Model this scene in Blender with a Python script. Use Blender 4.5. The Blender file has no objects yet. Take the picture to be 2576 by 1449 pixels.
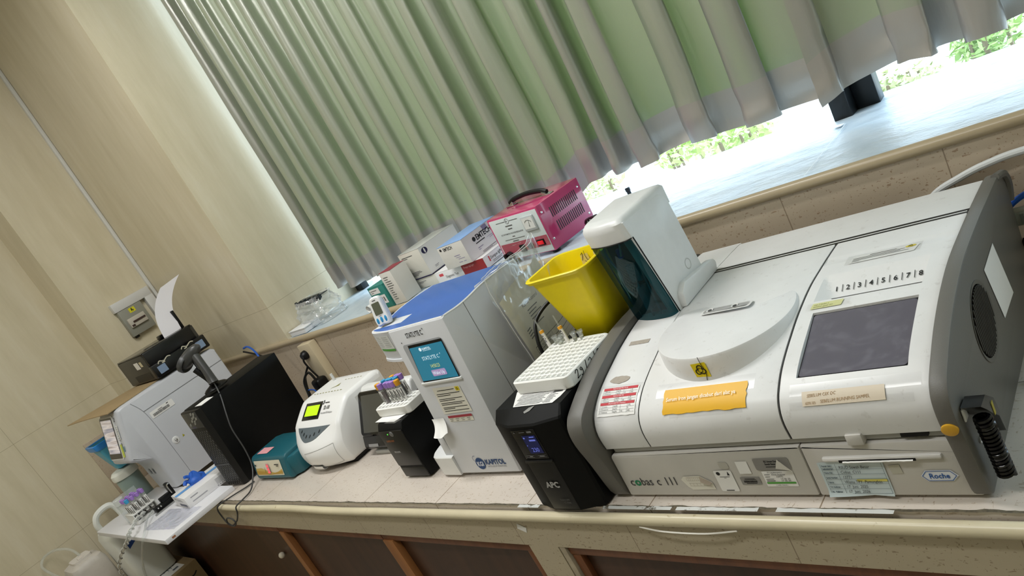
import bpy, bmesh, math, random
from mathutils import Vector, Matrix, noise
PI = math.pi
random.seed(7)
scene = bpy.context.scene
COL = scene.collection

# ------------------------------------------------------------------ helpers
def lin(h):
    h = h.lstrip('#')
    v = [int(h[i:i + 2], 16) / 255 for i in (0, 2, 4)]
    return tuple(c / 12.92 if c <= .04045 else ((c + .055) / 1.055) ** 2.4 for c in v) + (1.0,)

class NT:
    def __init__(s, m):
        m.use_nodes = True
        s.t = m.node_tree
        s.n = s.t.nodes
        s.l = s.t.links
        s.b = s.n['Principled BSDF']
        s.out = s.n['Material Output']
    def add(s, typ, **kw):
        n = s.n.new(typ)
        for k, v in kw.items():
            setattr(n, k, v)
        return n
    def link(s, a, b):
        s.l.new(a, b)
    def coord(s, scale=(1, 1, 1), rot=(0, 0, 0)):
        tc = s.add('ShaderNodeTexCoord')
        mp = s.add('ShaderNodeMapping')
        mp.inputs['Scale'].default_value = scale
        mp.inputs['Rotation'].default_value = rot
        s.link(tc.outputs['Object'], mp.inputs['Vector'])
        return mp.outputs['Vector']
    def noise(s, vec, scale, detail=3, rough=.5):
        n = s.add('ShaderNodeTexNoise')
        n.inputs['Scale'].default_value = scale
        n.inputs['Detail'].default_value = detail
        n.inputs['Roughness'].default_value = rough
        if vec is not None:
            s.link(vec, n.inputs['Vector'])
        return n.outputs['Fac']
    def ramp(s, fac, stops):
        r = s.add('ShaderNodeValToRGB')
        e = r.color_ramp.elements
        while len(e) < len(stops):
            e.new(.5)
        for i, (p, c) in enumerate(stops):
            e[i].position = p
            e[i].color = c
        s.link(fac, r.inputs['Fac'])
        return r.outputs['Color']
    def mix(s, fac, a, b, blend='MIX'):
        m = s.add('ShaderNodeMix', data_type='RGBA', blend_type=blend)
        for sock, v in ((m.inputs[0], fac), (m.inputs[6], a), (m.inputs[7], b)):
            if hasattr(v, 'is_linked'):
                s.link(v, sock)
            else:
                sock.default_value = v
        return m.outputs[2]
    def bump(s, h, strength=.2, dist=.002):
        b = s.add('ShaderNodeBump')
        b.inputs['Strength'].default_value = strength
        b.inputs['Distance'].default_value = dist
        s.link(h, b.inputs['Height'])
        s.link(b.outputs['Normal'], s.b.inputs['Normal'])

MATS = {}
def mat(name, col, rough=.5, metal=0, spec=.5, var=0, vscale=20, bump=0, bscale=200, coat=0, emit=0, trans=0, ior=1.45, alpha=1, stain=None):
    if name in MATS:
        return MATS[name]
    m = bpy.data.materials.new(name)
    t = NT(m)
    c = lin(col)
    b = t.b
    b.inputs['Base Color'].default_value = c
    b.inputs['Roughness'].default_value = rough
    b.inputs['Metallic'].default_value = metal
    b.inputs['Specular IOR Level'].default_value = spec
    b.inputs['Coat Weight'].default_value = coat
    b.inputs['Transmission Weight'].default_value = trans
    b.inputs['IOR'].default_value = ior
    b.inputs['Alpha'].default_value = alpha
    if emit:
        b.inputs['Emission Color'].default_value = c
        b.inputs['Emission Strength'].default_value = emit
    v = t.coord()
    src = None
    if var:
        f = t.noise(v, vscale, 4, .6)
        src = t.ramp(f, [(.3, tuple(x * (1 - var) for x in c[:3]) + (1,)), (.7, tuple(min(1, x * (1 + var * .6)) for x in c[:3]) + (1,))])
    if stain:
        f = t.noise(v, stain[1], 6, .7)
        k = t.ramp(f, [(stain[2], (0, 0, 0, 1)), (stain[2] + .06, (1, 1, 1, 1))])
        src = t.mix(k, src if src is not None else c, lin(stain[0]))
    if src is not None:
        t.link(src, b.inputs['Base Color'])
    if bump:
        t.bump(t.noise(v, bscale, 3), bump, .001)
    MATS[name] = m
    return m

def facing(t, ior):
    """reflection share that is the same from both sides of a thin sheet"""
    lw = t.add('ShaderNodeLayerWeight')
    lw.inputs['Blend'].default_value = .5
    p = t.add('ShaderNodeMath', operation='POWER'); p.inputs[1].default_value = 4
    t.link(lw.outputs['Facing'], p.inputs[0])
    r0 = ((ior - 1) / (ior + 1)) ** 2
    k = t.add('ShaderNodeMath', operation='MULTIPLY_ADD'); k.inputs[1].default_value = .75; k.inputs[2].default_value = r0
    t.link(p.outputs[0], k.inputs[0])
    return k.outputs[0]

def glass(name, tint, opacity=.12, rough=.03, ior=1.3):
    """thin clear sheet: light passes straight through, with a tint and gloss"""
    if name in MATS:
        return MATS[name]
    m = bpy.data.materials.new(name)
    t = NT(m)
    tr = t.add('ShaderNodeBsdfTransparent')
    tr.inputs['Color'].default_value = lin(tint)
    gl = t.add('ShaderNodeBsdfGlossy')
    gl.inputs['Roughness'].default_value = rough
    gl.inputs['Color'].default_value = (.9, .9, .9, 1)
    df = t.add('ShaderNodeBsdfDiffuse')
    df.inputs['Color'].default_value = lin(tint)
    fr = facing(t, ior)
    m1 = t.add('ShaderNodeMixShader')
    m1.inputs[0].default_value = opacity
    t.link(tr.outputs[0], m1.inputs[1]); t.link(df.outputs[0], m1.inputs[2])
    m2 = t.add('ShaderNodeMixShader')
    t.link(fr, m2.inputs[0])
    t.link(m1.outputs[0], m2.inputs[1]); t.link(gl.outputs[0], m2.inputs[2])
    t.link(m2.outputs[0], t.out.inputs['Surface'])
    MATS[name] = m
    return m

class MB:
    """collects shapes into one mesh"""
    def __init__(s):
        s.bm = bmesh.new()
    def _merge(s, bm2, M=None):
        if M is not None:
            bm2.transform(M)
        me = bpy.data.meshes.new('tmp')
        bm2.to_mesh(me)
        bm2.free()
        s.bm.from_mesh(me)
        bpy.data.meshes.remove(me)
        return s
    def box(s, x0, x1, y0, y1, z0, z1, bev=0, seg=2, M=None):
        b = bmesh.new()
        bmesh.ops.create_cube(b, size=1)
        bmesh.ops.scale(b, vec=(x1 - x0, y1 - y0, z1 - z0), verts=b.verts)
        bmesh.ops.translate(b, vec=((x0 + x1) / 2, (y0 + y1) / 2, (z0 + z1) / 2), verts=b.verts)
        if bev:
            bmesh.ops.bevel(b, geom=b.edges[:], offset=bev, segments=seg, profile=.5, affect='EDGES')
        return s._merge(b, M)
    def prism(s, poly, a0, a1, axis='x', bev=0, seg=2, M=None):
        """poly of (u,v): axis x -> (y,z), y -> (x,z), z -> (x,y)"""
        b = bmesh.new()
        f = {'x': lambda u, v, a: (a, u, v), 'y': lambda u, v, a: (u, a, v), 'z': lambda u, v, a: (u, v, a)}[axis]
        r0 = [b.verts.new(f(u, v, a0)) for u, v in poly]
        r1 = [b.verts.new(f(u, v, a1)) for u, v in poly]
        n = len(poly)
        b.faces.new(r0); b.faces.new(r1[::-1])
        for i in range(n):
            b.faces.new((r0[i], r1[i], r1[(i + 1) % n], r0[(i + 1) % n]))
        bmesh.ops.recalc_face_normals(b, faces=b.faces)
        if bev:
            es = [e for e in b.edges if e.calc_face_angle(0) > .5]
            bmesh.ops.bevel(b, geom=es, offset=bev, segments=seg, profile=.5, affect='EDGES')
        return s._merge(b, M)
    def loft(s, rings, caps=True, closed=True, M=None):
        b = bmesh.new()
        R = [[b.verts.new(p) for p in r] for r in rings]
        n = len(R[0])
        for i in range(len(R) - 1):
            for j in range(n if closed else n - 1):
                b.faces.new((R[i][j], R[i][(j + 1) % n], R[i + 1][(j + 1) % n], R[i + 1][j]))
        if caps and closed:
            b.faces.new(R[0][::-1]); b.faces.new(R[-1])
            bmesh.ops.recalc_face_normals(b, faces=b.faces)
        return s._merge(b, M)
    def lathe(s, prof, seg=24, M=None, caps=True):
        return s.loft([[(r * math.cos(2 * PI * k / seg), r * math.sin(2 * PI * k / seg), z) for k in range(seg)] for r, z in prof], caps, True, M)
    def cyl(s, p, r, h, axis='z', seg=20, bev=0):
        M = Matrix.Translation(p) @ {'z': Matrix(), 'x': Matrix.Rotation(PI / 2, 4, 'Y'), 'y': Matrix.Rotation(-PI / 2, 4, 'X')}[axis]
        pr = [(r, 0), (r, h)] if not bev else [(r - bev, 0), (r, bev), (r, h - bev), (r - bev, h)]
        return s.lathe(pr, seg, M)
    def tube(s, pts, r, seg=8, smooth=6):
        P = spline(pts, smooth) if smooth else [Vector(p) for p in pts]
        rings = []
        up = Vector((0, 0, 1))
        prev = None
        for i, p in enumerate(P):
            t = (P[min(i + 1, len(P) - 1)] - P[max(i - 1, 0)]).normalized()
            if prev is None:
                a = t.cross(up if abs(t.z) < .9 else Vector((1, 0, 0))).normalized()
            else:
                a = (prev - t * prev.dot(t)).normalized()
            prev = a
            bn = t.cross(a)
            rr = r(i / (len(P) - 1)) if callable(r) else r
            rings.append([p + (a * math.cos(2 * PI * k / seg) + bn * math.sin(2 * PI * k / seg)) * rr for k in range(seg)])
        return s.loft(rings)
    def ball(s, p, r, seg=16, sc=(1, 1, 1)):
        b = bmesh.new()
        bmesh.ops.create_uvsphere(b, u_segments=seg, v_segments=seg // 2 + 2, radius=r)
        return s._merge(b, Matrix.Translation(p) @ Matrix.Diagonal((*sc, 1)))
    def grid(s, f, nu, nv, thick=0):
        b = bmesh.new()
        V = [[b.verts.new(f(i / nu, j / nv)) for j in range(nv + 1)] for i in range(nu + 1)]
        for i in range(nu):
            for j in range(nv):
                b.faces.new((V[i][j], V[i + 1][j], V[i + 1][j + 1], V[i][j + 1]))
        if thick:
            b.normal_update()
            bmesh.ops.solidify(b, geom=b.faces[:], thickness=thick)
        return s._merge(b)
    def poly(s, pts):
        vs = [s.bm.verts.new(p) for p in pts]
        s.bm.faces.new(vs)
        return s
    def text(s, string, size, f, align='LEFT', shear=0, sx=1, font_w=0):
        """lettering: f maps flat (u,v) to a point in space"""
        cu = bpy.data.curves.new('t', 'FONT')
        cu.body = string
        cu.size = size
        cu.align_x = align
        cu.shear = shear
        cu.resolution_u = 2
        cu.offset = font_w
        ob = bpy.data.objects.new('t', cu)
        COL.objects.link(ob)
        dg = bpy.context.evaluated_depsgraph_get()
        me = bpy.data.meshes.new_from_object(ob.evaluated_get(dg))
        bpy.data.objects.remove(ob)
        bpy.data.curves.remove(cu)
        b = bmesh.new()
        b.from_mesh(me)
        bpy.data.meshes.remove(me)
        for v in b.verts:
            v.co = f(v.co.x * sx, v.co.y)
        return s._merge(b)
    def bars(s, f, rects):
        """flat bars (u0,v0,u1,v1) on a surface map"""
        for u0, v0, u1, v1 in rects:
            n = 4
            V0 = [s.bm.verts.new(f(u0 + (u1 - u0) * i / n, v0)) for i in range(n + 1)]
            V1 = [s.bm.verts.new(f(u0 + (u1 - u0) * i / n, v1)) for i in range(n + 1)]
            for i in range(n):
                s.bm.faces.new((V0[i], V0[i + 1], V1[i + 1], V1[i]))
        return s
    def stroke(s, f, pts, w):
        """pen stroke as a flat ribbon on a surface map"""
        P = [Vector((x, y, 0)) for x, y in pts]
        P = spline(P, 5)
        L = []
        for i, p in enumerate(P):
            t = (P[min(i + 1, len(P) - 1)] - P[max(i - 1, 0)])
            t = t.normalized() if t.length > 0 else Vector((1, 0, 0))
            n = Vector((-t.y, t.x, 0)) * w / 2
            L.append((s.bm.verts.new(f(*(p + n).xy)), s.bm.verts.new(f(*(p - n).xy))))
        for a, b in zip(L, L[1:]):
            s.bm.faces.new((a[0], b[0], b[1], a[1]))
        return s

def spline(pts, k=6):
    P = [Vector(p) for p in pts]
    if len(P) < 3:
        return P
    out = []
    for i in range(len(P) - 1):
        p0, p1, p2, p3 = P[max(i - 1, 0)], P[i], P[i + 1], P[min(i + 2, len(P) - 1)]
        for j in range(k):
            t = j / k
            out.append(.5 * ((2 * p1) + (p2 - p0) * t + (2 * p0 - 5 * p1 + 4 * p2 - p3) * t * t + (3 * p1 - p0 - 3 * p2 + p3) * t ** 3))
    out.append(P[-1])
    return out

OFF = {}
def obj(name, mb, m, parent=None, base=None, smooth=True, ang=35, label=None):
    """link the collected shapes as ONE mesh object. With a parent made by thing(world=True) the shapes are in world coordinates."""
    me = bpy.data.meshes.new(name)
    mb.bm.normal_update()
    mb.bm.to_mesh(me)
    mb.bm.free()
    o = bpy.data.objects.new(name, me)
    COL.objects.link(o)
    for mm in (m if isinstance(m, (list, tuple)) else [m]):
        me.materials.append(mm)
    if parent is not None:
        o.parent = parent
        off = OFF.get(parent.name, Vector((0, 0, 0)))
        OFF[o.name] = off
        me.transform(Matrix.Translation(-off))
    elif base is not None:
        b = Vector(base)
        me.transform(Matrix.Translation(-b))
        o.location = b
        OFF[o.name] = b
    if smooth and len(me.polygons):
        me.polygons.foreach_set('use_smooth', [True] * len(me.polygons))
        me.set_sharp_from_angle(angle=math.radians(ang))
    if label:
        o['label'] = label
    return o

def thing(name, label, cat, loc=(0, 0, 0), rz=0, group=None, world=True, rot=None):
    o = bpy.data.objects.new(name, None)
    o.empty_display_size = .02
    COL.objects.link(o)
    o.location = loc
    o.rotation_euler = rot if rot else (0, 0, rz)
    OFF[o.name] = Vector(loc) if world and not rz and not rot else Vector((0, 0, 0))
    tag(o, label, cat, group)
    return o

def tag(o, label, cat, group=None, kind=None):
    o['label'] = label
    o['category'] = cat
    if group:
        o['group'] = group
    if kind:
        o['kind'] = kind
    return o

def struct(name, mb, m, parent=None, base=(0, 0, 0), **kw):
    o = obj(name, mb, m, parent, base if parent is None else None, **kw)
    if parent is None:
        o['kind'] = 'structure'
    return o

def copy_tree(o, parent=None):
    c = o.copy()
    COL.objects.link(c)
    if parent is not None:
        c.parent = parent
    for ch in [x for x in bpy.data.objects if x.parent == o]:
        copy_tree(ch, c)
    return c

def plane_map(o, right, up, off=.0004):
    """map of flat (u,v) to a plane at o spanned by right, up"""
    o = Vector(o); r = Vector(right).normalized(); u = Vector(up)
    u = (u - r * u.dot(r)).normalized()
    n = r.cross(u)
    return lambda a, b, k=1: o + r * a + u * b + n * off * k

def sub_map(f, u0, v0, k):
    return lambda a, b: f(u0 + a, v0 + b, k)

def decal(f, w, h, k=1, nu=6, nv=6, x0=0, y0=0):
    return MB().grid(lambda a, b: f(x0 + a * w, y0 + b * h, k), nu, nv)

def perforated(w, d, h, nx, ny, r, depth, rim=.006):
    """foam slab with rows of round wells"""
    m = MB()
    b = m.bm
    cx, cy = (w - 2 * rim) / nx, (d - 2 * rim) / ny
    K = 16
    for i in range(nx):
        for j in range(ny):
            x, y = rim + cx * (i + .5), rim + cy * (j + .5)
            ring, ring2, sq = [], [], []
            for k in range(K):
                a = 2 * PI * k / K + PI / 4
                c, s_ = math.cos(a), math.sin(a)
                q = max(abs(c), abs(s_))
                sq.append(b.verts.new((x + c / q * cx / 2, y + s_ / q * cy / 2, h)))
                ring.append(b.verts.new((x + c * r, y + s_ * r, h - .0008)))
                ring2.append(b.verts.new((x + c * r * .93, y + s_ * r * .93, h - depth)))
            for k in range(K):
                k2 = (k + 1) % K
                b.faces.new((sq[k], sq[k2], ring[k2], ring[k]))
                b.faces.new((ring[k], ring[k2], ring2[k2], ring2[k]))
            b.faces.new(ring2)
    # outer shell
    def rr(inset, z, rad=.012, n=5):
        pts = []
        for (px, py, a0) in ((w - inset - rad, rad + inset, -PI / 2), (w - inset - rad, d - inset - rad, 0), (rad + inset, d - inset - rad, PI / 2), (rad + inset, rad + inset, PI)):
            for k in range(n):
                a = a0 + PI / 2 * k / (n - 1)
                pts.append((px + rad * math.cos(a), py + rad * math.sin(a), z))
        return pts
    m.loft([rr(.002, 0), rr(0, .003), rr(0, h - .002), rr(.002, h), rr(rim - .001, h, .003)], caps=False)
    m.poly(rr(.002, 0)[::-1])
    return m

def rrect(x0, x1, y0, y1, rad, n=6):
    pts = []
    for (px, py, a0) in ((x1 - rad, y0 + rad, -PI / 2), (x1 - rad, y1 - rad, 0), (x0 + rad, y1 - rad, PI / 2), (x0 + rad, y0 + rad, PI)):
        for k in range(n):
            a = a0 + PI / 2 * k / (n - 1)
            pts.append((px + rad * math.cos(a), py + rad * math.sin(a)))
    return pts
# ------------------------------------------------------------------ materials
def tile_mat(name, base, fleck, joints=None):
    m = bpy.data.materials.new(name)
    t = NT(m)
    v = t.coord()
    big = t.noise(v, 6, 4, .6)
    col = t.ramp(big, [(.35, tuple(c * .93 for c in lin(base)[:3]) + (1,)), (.7, lin(base))])
    for k, (sc, ro, th, fc) in enumerate([((85, 270, 210), (.5, .6, .5), .655, fleck), ((240, 85, 170), (.2, -.5, -.7), .665, fleck)]):
        f = t.noise(t.coord(sc, ro), 1, 2, .5)
        k_ = t.ramp(f, [(th, (0, 0, 0, 1)), (th + .03, (.75, .75, .75, 1))])
        col = t.mix(k_, col, lin(fc))
    if joints is not None:
        x0, step, ax, w = joints
        s_ = t.add('ShaderNodeSeparateXYZ')
        tc = t.add('ShaderNodeTexCoord')
        t.link(tc.outputs['Object'], s_.inputs[0])
        a = t.add('ShaderNodeMath', operation='SUBTRACT'); a.inputs[1].default_value = x0
        t.link(s_.outputs[ax], a.inputs[0])
        p = t.add('ShaderNodeMath', operation='PINGPONG'); p.inputs[1].default_value = step / 2
        t.link(a.outputs[0], p.inputs[0])
        l = t.add('ShaderNodeMath', operation='LESS_THAN'); l.inputs[1].default_value = w
        t.link(p.outputs[0], l.inputs[0])
        col = t.mix(l.outputs[0], col, lin('#8a7a66'))
    t.link(col, t.b.inputs['Base Color'])
    t.b.inputs['Roughness'].default_value = .32
    t.bump(t.noise(v, 350, 3), .12, .001)
    MATS[name] = m
    return m

T_TOP = tile_mat('counter tile', '#cfc5ba', '#a5937f', (-.3, .305, 0, .0011))
T_APRON = tile_mat('apron tile', '#bcb097', '#8b785f', (-.97, .305, 0, .0008))
T_SPLASH = tile_mat('splash tile', '#b9aa95', '#8a6f55', (-1.2, .305, 0, .0011))

def wall_paint():
    m = bpy.data.materials.new('wall paint')
    t = NT(m)
    f = t.noise(t.coord((14, 14, 2.2)), 1, 6, .65)
    c = t.ramp(f, [(.3, lin('#c8bea2')), (.55, lin('#d2c8ae')), (.75, lin('#d8d0b9'))])
    # faint joints of the boards behind the paint
    s_ = t.add('ShaderNodeSeparateXYZ'); tc = t.add('ShaderNodeTexCoord')
    t.link(tc.outputs['Object'], s_.inputs[0])
    for ax, at in ((1, -.16), (2, -.027), (2, .452)):
        a = t.add('ShaderNodeMath', operation='SUBTRACT'); a.inputs[1].default_value = at
        t.link(s_.outputs[ax], a.inputs[0])
        b = t.add('ShaderNodeMath', operation='ABSOLUTE'); t.link(a.outputs[0], b.inputs[0])
        l = t.add('ShaderNodeMath', operation='LESS_THAN'); l.inputs[1].default_value = .0012
        t.link(b.outputs[0], l.inputs[0])
        k = t.add('ShaderNodeMath', operation='MULTIPLY'); k.inputs[1].default_value = .5
        t.link(l.outputs[0], k.inputs[0])
        c = t.mix(k.outputs[0], c, lin('#8f8464'))
    t.link(c, t.b.inputs['Base Color'])
    t.b.inputs['Roughness'].default_value = .3
    t.bump(t.noise(t.coord((10, 10, 2.5)), 3, 5, .6), .25, .004)
    return m
WALL = wall_paint()

def wood(name, dark, light, rough=.35):
    m = bpy.data.materials.new(name)
    t = NT(m)
    f = t.noise(t.coord((30, 30, 2.2)), 1, 6, .65)
    c = t.ramp(f, [(.3, lin(dark)), (.72, lin(light))])
    t.link(c, t.b.inputs['Base Color'])
    t.b.inputs['Roughness'].default_value = rough
    t.bump(f, .08, .001)
    return m
W_PANEL = wood('door panel wood', '#38251b', '#4e3325')
W_FRAME = wood('frame wood', '#5e3620', '#7d4d2e')
W_STILE = wood('stile wood', '#855530', '#a06c40')

def sill_paint():
    m = bpy.data.materials.new('sill paint')
    t = NT(m)
    v = t.coord((1, 1, 1))
    f = t.noise(v, 9, 5, .6)
    t.link(t.ramp(f, [(.3, lin('#b2c1ca')), (.7, lin('#c6d0d5'))]), t.b.inputs['Base Color'])
    t.b.inputs['Roughness'].default_value = .4
    t.bump(t.noise(t.coord((14, 26, 14), (0, 0, .5)), 1, 7, .62), .6, .010)
    return m
SILL = sill_paint()

def curtain_mat(name, front, back, through, k):
    """silver faced cloth, green woven back; daylight comes through green"""
    m = bpy.data.materials.new(name)
    t = NT(m)
    v = t.coord((400, 400, 400))
    g = t.add('ShaderNodeBsdfPrincipled')
    g.inputs['Base Color'].default_value = lin(front)
    g.inputs['Roughness'].default_value = .38
    g.inputs['Metallic'].default_value = .6
    f = t.noise(t.coord((25, 25, 5)), 1, 4, .6)
    bp = t.add('ShaderNodeBump'); bp.inputs['Strength'].default_value = .35; bp.inputs['Distance'].default_value = .006
    t.link(f, bp.inputs['Height']); t.link(bp.outputs[0], g.inputs['Normal'])
    tl = t.add('ShaderNodeBsdfTranslucent')
    tl.inputs['Color'].default_value = lin(through)
    mx = t.add('ShaderNodeMixShader')
    mx.inputs[0].default_value = k
    t.link(g.outputs[0], mx.inputs[1]); t.link(tl.outputs[0], mx.inputs[2])
    t.link(mx.outputs[0], t.out.inputs['Surface'])
    return m
CURT = curtain_mat('curtain cloth', '#b1b0aa', '', '#6f8c42', .125)
HEM = curtain_mat('curtain hem cloth', '#b3ada6', '', '#a9aca8', .05)

WHITE = mat('white plastic', '#dfe0df', .35, var=.03, vscale=40)
ROCHE_W = mat('lid plastic', '#dfdfde', .38, var=.03, vscale=18, stain=('#d3d2d0', 60, .6))
ROCHE_P = mat('front panel plastic', '#c9c6c0', .42, var=.05, vscale=12)
ROCHE_G = mat('grey side plastic', '#66645f', .45, bump=.25, bscale=900)
ROCHE_B = mat('recess grey plastic', '#a9a8a3', .45)
BLACK = mat('black plastic', '#090909', .4, spec=.35)
BLACKG = mat('glossy black plastic', '#070708', .12)
BLACKM = mat('matt black metal', '#060707', .55, spec=.22, bump=.1, bscale=1200)
DGREY = mat('dark grey plastic', '#3a3a3a', .4)
FOAM = mat('white foam', '#eeeeea', .65, bump=.3, bscale=700)
PAPER = mat('white paper', '#e6e5e2', .7)
PAPER_Y = mat('aged paper', '#dddacd', .7, var=.05)
INK = mat('black ink', '#141414', .6)
GREY_INK = mat('grey ink', '#5a5a5a', .6)
RED_INK = mat('red ink', '#c0323c', .6)
NAVY = mat('navy ink', '#1b3f6e', .5)
TAPE = glass('clear tape', '#fcfcfc', .03, .22, 1.5)
CLEAR = glass('clear plastic', '#f6f8f7', .14, .06, 1.5)
SHEET = glass('clear sheet', '#fafbfa', .10, .10, 1.8)
BAGF = glass('bag film', '#fbfcfc', .26, .12, 1.8)
MILK = mat('milky plastic', '#dfe0da', .45, trans=.25, rough=.5) if False else mat('milky plastic', '#d9dbd5', .45)
CARD = mat('brown cardboard', '#a08a66', .75, var=.06, vscale=30)
CABLE = mat('grey cable', '#3b3b3b', .45)
CABLE_B = mat('black cable', '#0d0d0d', .4)
BLUE_C = mat('blue cable', '#1f55b0', .4)
CHROME = mat('chrome', '#c9c9c9', .15, metal=1)
PURPLE = mat('purple cap', '#a07cc8', .4)
BLUECAP = mat('blue cap', '#3f9ccc', .4)
ORANGE = mat('orange cap', '#e0a02c', .4)
BLOOD = mat('dark blood', '#3a0a0c', .2)
GREEN = mat('green ink', '#1f7d55', .5)

# ------------------------------------------------------------------ the room
XL, XP, XR = -2.87, -2.64, 2.6
YW, YO = .65, 1.16          # window wall face, outer face
ZF, ZC = -.88, 2.15
m = MB().box(XL, XR, -3.1, YW, ZF - .1, ZF)
struct('floor', m, mat('floor terrazzo', '#9a948a', .35, var=.1, vscale=60), base=(0, 0, ZF))
m = MB().box(XL - .1, XR + .1, -3.2, YO + .02, ZC, ZC + .12)
struct('ceiling', m, mat('ceiling paint', '#dcdad2', .8), base=(0, 0, ZC))
m = MB().box(XL - .12, XL, -3.1, YW + .5, ZF, ZC)
m.box(XL, XP, .305, YW + .5, ZF, ZC)                 # pilaster in the corner
struct('wall_left', m, WALL, smooth=False)
m = MB().box(XL, XL + .008, .05, .305, 0, .285, .002)
struct('trim_2', m, T_SPLASH)
m = MB().box(XP, -1.80, YW, YO, ZF, ZC)
struct('wall_back', m, WALL, smooth=False)
m = MB().box(XP, XR, YW - .008, YW + .002, -.005, .285)
m.box(-1.80, XR, YW + .002, YO, ZF, .27)
struct('wall_back_lower', m, T_SPLASH, smooth=False)
m = MB().box(XR, XR + .12, -3.1, YO, ZF, ZC)
struct('wall_right', m, WALL, smooth=False)
m = MB().box(XL, XR, -3.2, -3.1, ZF, ZC)
struct('wall_front', m, WALL, smooth=False)
# rounded edging where sill and wall tiles meet
TRIM = mat('edging plastic', '#ab9c80', .3, var=.06, vscale=8)
m = MB().tube([(XP, YW - .006, .291), (-1.2, YW - .006, .292), (0, YW - .006, .2915), (XR, YW - .006, .292)], .0125, 12, 2)
struct('trim_1', m, TRIM)

# window: sill, frame posts, glass
w = bpy.data.objects.new('window_1', None); COL.objects.link(w); w['kind'] = 'structure'
w.location = (.4, 1.08, .3); OFF['window_1'] = Vector(w.location)
def sillf(a, b):
    x, y = -1.80 + a * (XR + 1.80), YW + b * (YO - YW)
    return Vector((x, y, .3 + .002 * noise.noise((x * 9, y * 22, 0))))
m = MB().grid(sillf, 220, 30)
m.box(-1.80, XR, YW, YO, .26, .296)
struct('window_sill', m, SILL, w)
FR = mat('black window frame', '#15181a', .35)
m = MB()
for x0, x1, y0, y1 in ((-1.80, -1.778, 1.06, 1.10), (-1.778, -1.735, 1.05, 1.085), (.338, .380, 1.03, 1.085), (.380, .432, 1.075, 1.115), (2.5, 2.6, 1.03, 1.1)):
    m.box(x0, x1, y0, y1, .298, ZC, .002)
struct('window_frame', m, FR, w)
m = MB().poly([(.352, .985, .3035), (.378, .975, .3035), (.372, .958, .3035), (.350, .965, .3035)])
struct('sill_paper_scrap', m, PAPER, w)  # small white paper scrap on the sill near the post
m = MB().grid(lambda u, v: Vector((.3805 + .0022 * v + .0006 * math.sin(u * 9), .655 + .31 * u, .3042)), 20, 1)
struct('sill_crack', m, mat('sill crack', '#d9e2e6', .5), w)
m = MB().box(-1.765, .36, 1.066, 1.070, .299, ZC - .002)
m.box(.40, 2.55, 1.094, 1.098, .299, ZC - .002)
struct('window_pane', m, glass('window glass', '#f3f8f8', .01, .01, 1.45), w)

# masonry counter with tiled top, wooden cabinet doors below
ct = thing('tiled_counter', 'built-in counter with speckled beige tile top, cream nosing and tiled apron', 'counter', (-.12, .3, -.88))
m = MB().box(XL + .002, XR - .002, .014, .302, -.035, 0, .002)
m.box(XP + .002, XR - .002, .302, YW - .009, -.035, 0)
obj('countertop', m, T_TOP, ct)
m = MB().box(XL + .002, XR - .002, .0, .016, -.098, -.027)
m.box(-.163, -.079, 0, .30, ZF, -.098)
m.box(1.2, 1.3, 0, .30, ZF, -.098)
obj('apron', m, T_APRON, ct, smooth=False)
NOSE = mat('nosing plastic', '#cdc3a6', .3, var=.08, vscale=10, stain=('#a3946d', 50, .64))
P = []
for i in range(60):
    x = XL + .01 + (XR - XL - .02) * i / 59
    wob = .0025 * math.sin(x * 9.5) if x < -.7 else .0006 * math.sin(x * 4)
    P.append((x, -.001, -.0155 + wob))
m = MB()
rings = []
for p in P:
    rings.append([(p[0], p[1] + .011 * math.cos(a) - .002, p[2] + .0115 * math.sin(a)) for a in [2 * PI * k / 14 for k in range(14)]])
m.loft(rings)
obj('nosing', m, NOSE, ct)
# worn joint behind the nosing: grey dirt, and bare white tile edge where the filler broke off
m = MB()
random.seed(3)
def dirtf(u, v):
    x = -1.64 + 4.2 * u
    y0 = .0135 + .0015 * noise.noise((x * 30, 0, 0))
    w_ = .0010 + .0042 * max(0, noise.noise((x * 22, 4, 0)) + .12) + .002 * max(0, noise.noise((x * 90, 8, 0)))
    return Vector((x, y0 - .003 + (w_ + .003) * v, .0007))
m.grid(dirtf, 900, 1)
obj('dirt_line', m, mat('dirt', '#5f5848', .9, var=.5, vscale=120), ct)
m = MB()
for x0, x1 in ((-.135, -.075), (.09, .24), (.25, .40), (.43, .60)):
    m = MB().grid(lambda u, v: Vector((x0 + (x1 - x0) * u, .0045 + (.0085 + .002 * noise.noise((u * 9 + x0 * 50, 0, 0))) * v, .0011)), 40, 2)
    obj('broken_edge', m, mat('bare white tile edge', '#cfd1ce', .4, stain=('#5b5547', 38, .56)), ct)
m = MB().tube([(.17, -.010, -.026), (.22, -.014, -.031), (.30, -.014, -.032), (.36, -.010, -.027)], .0016, 6)
obj('peeled_strip', m, mat('peeled white edge', '#efece4', .4), ct)
m = MB().bars(plane_map((-.166, 0, -.052), (1, 0, -.5), (0, 0, 1), .001), [(0, 0, .024, .015)])
obj('paper_scrap', m, PAPER, ct, label='small white paper scrap stuck on the tile')

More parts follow.
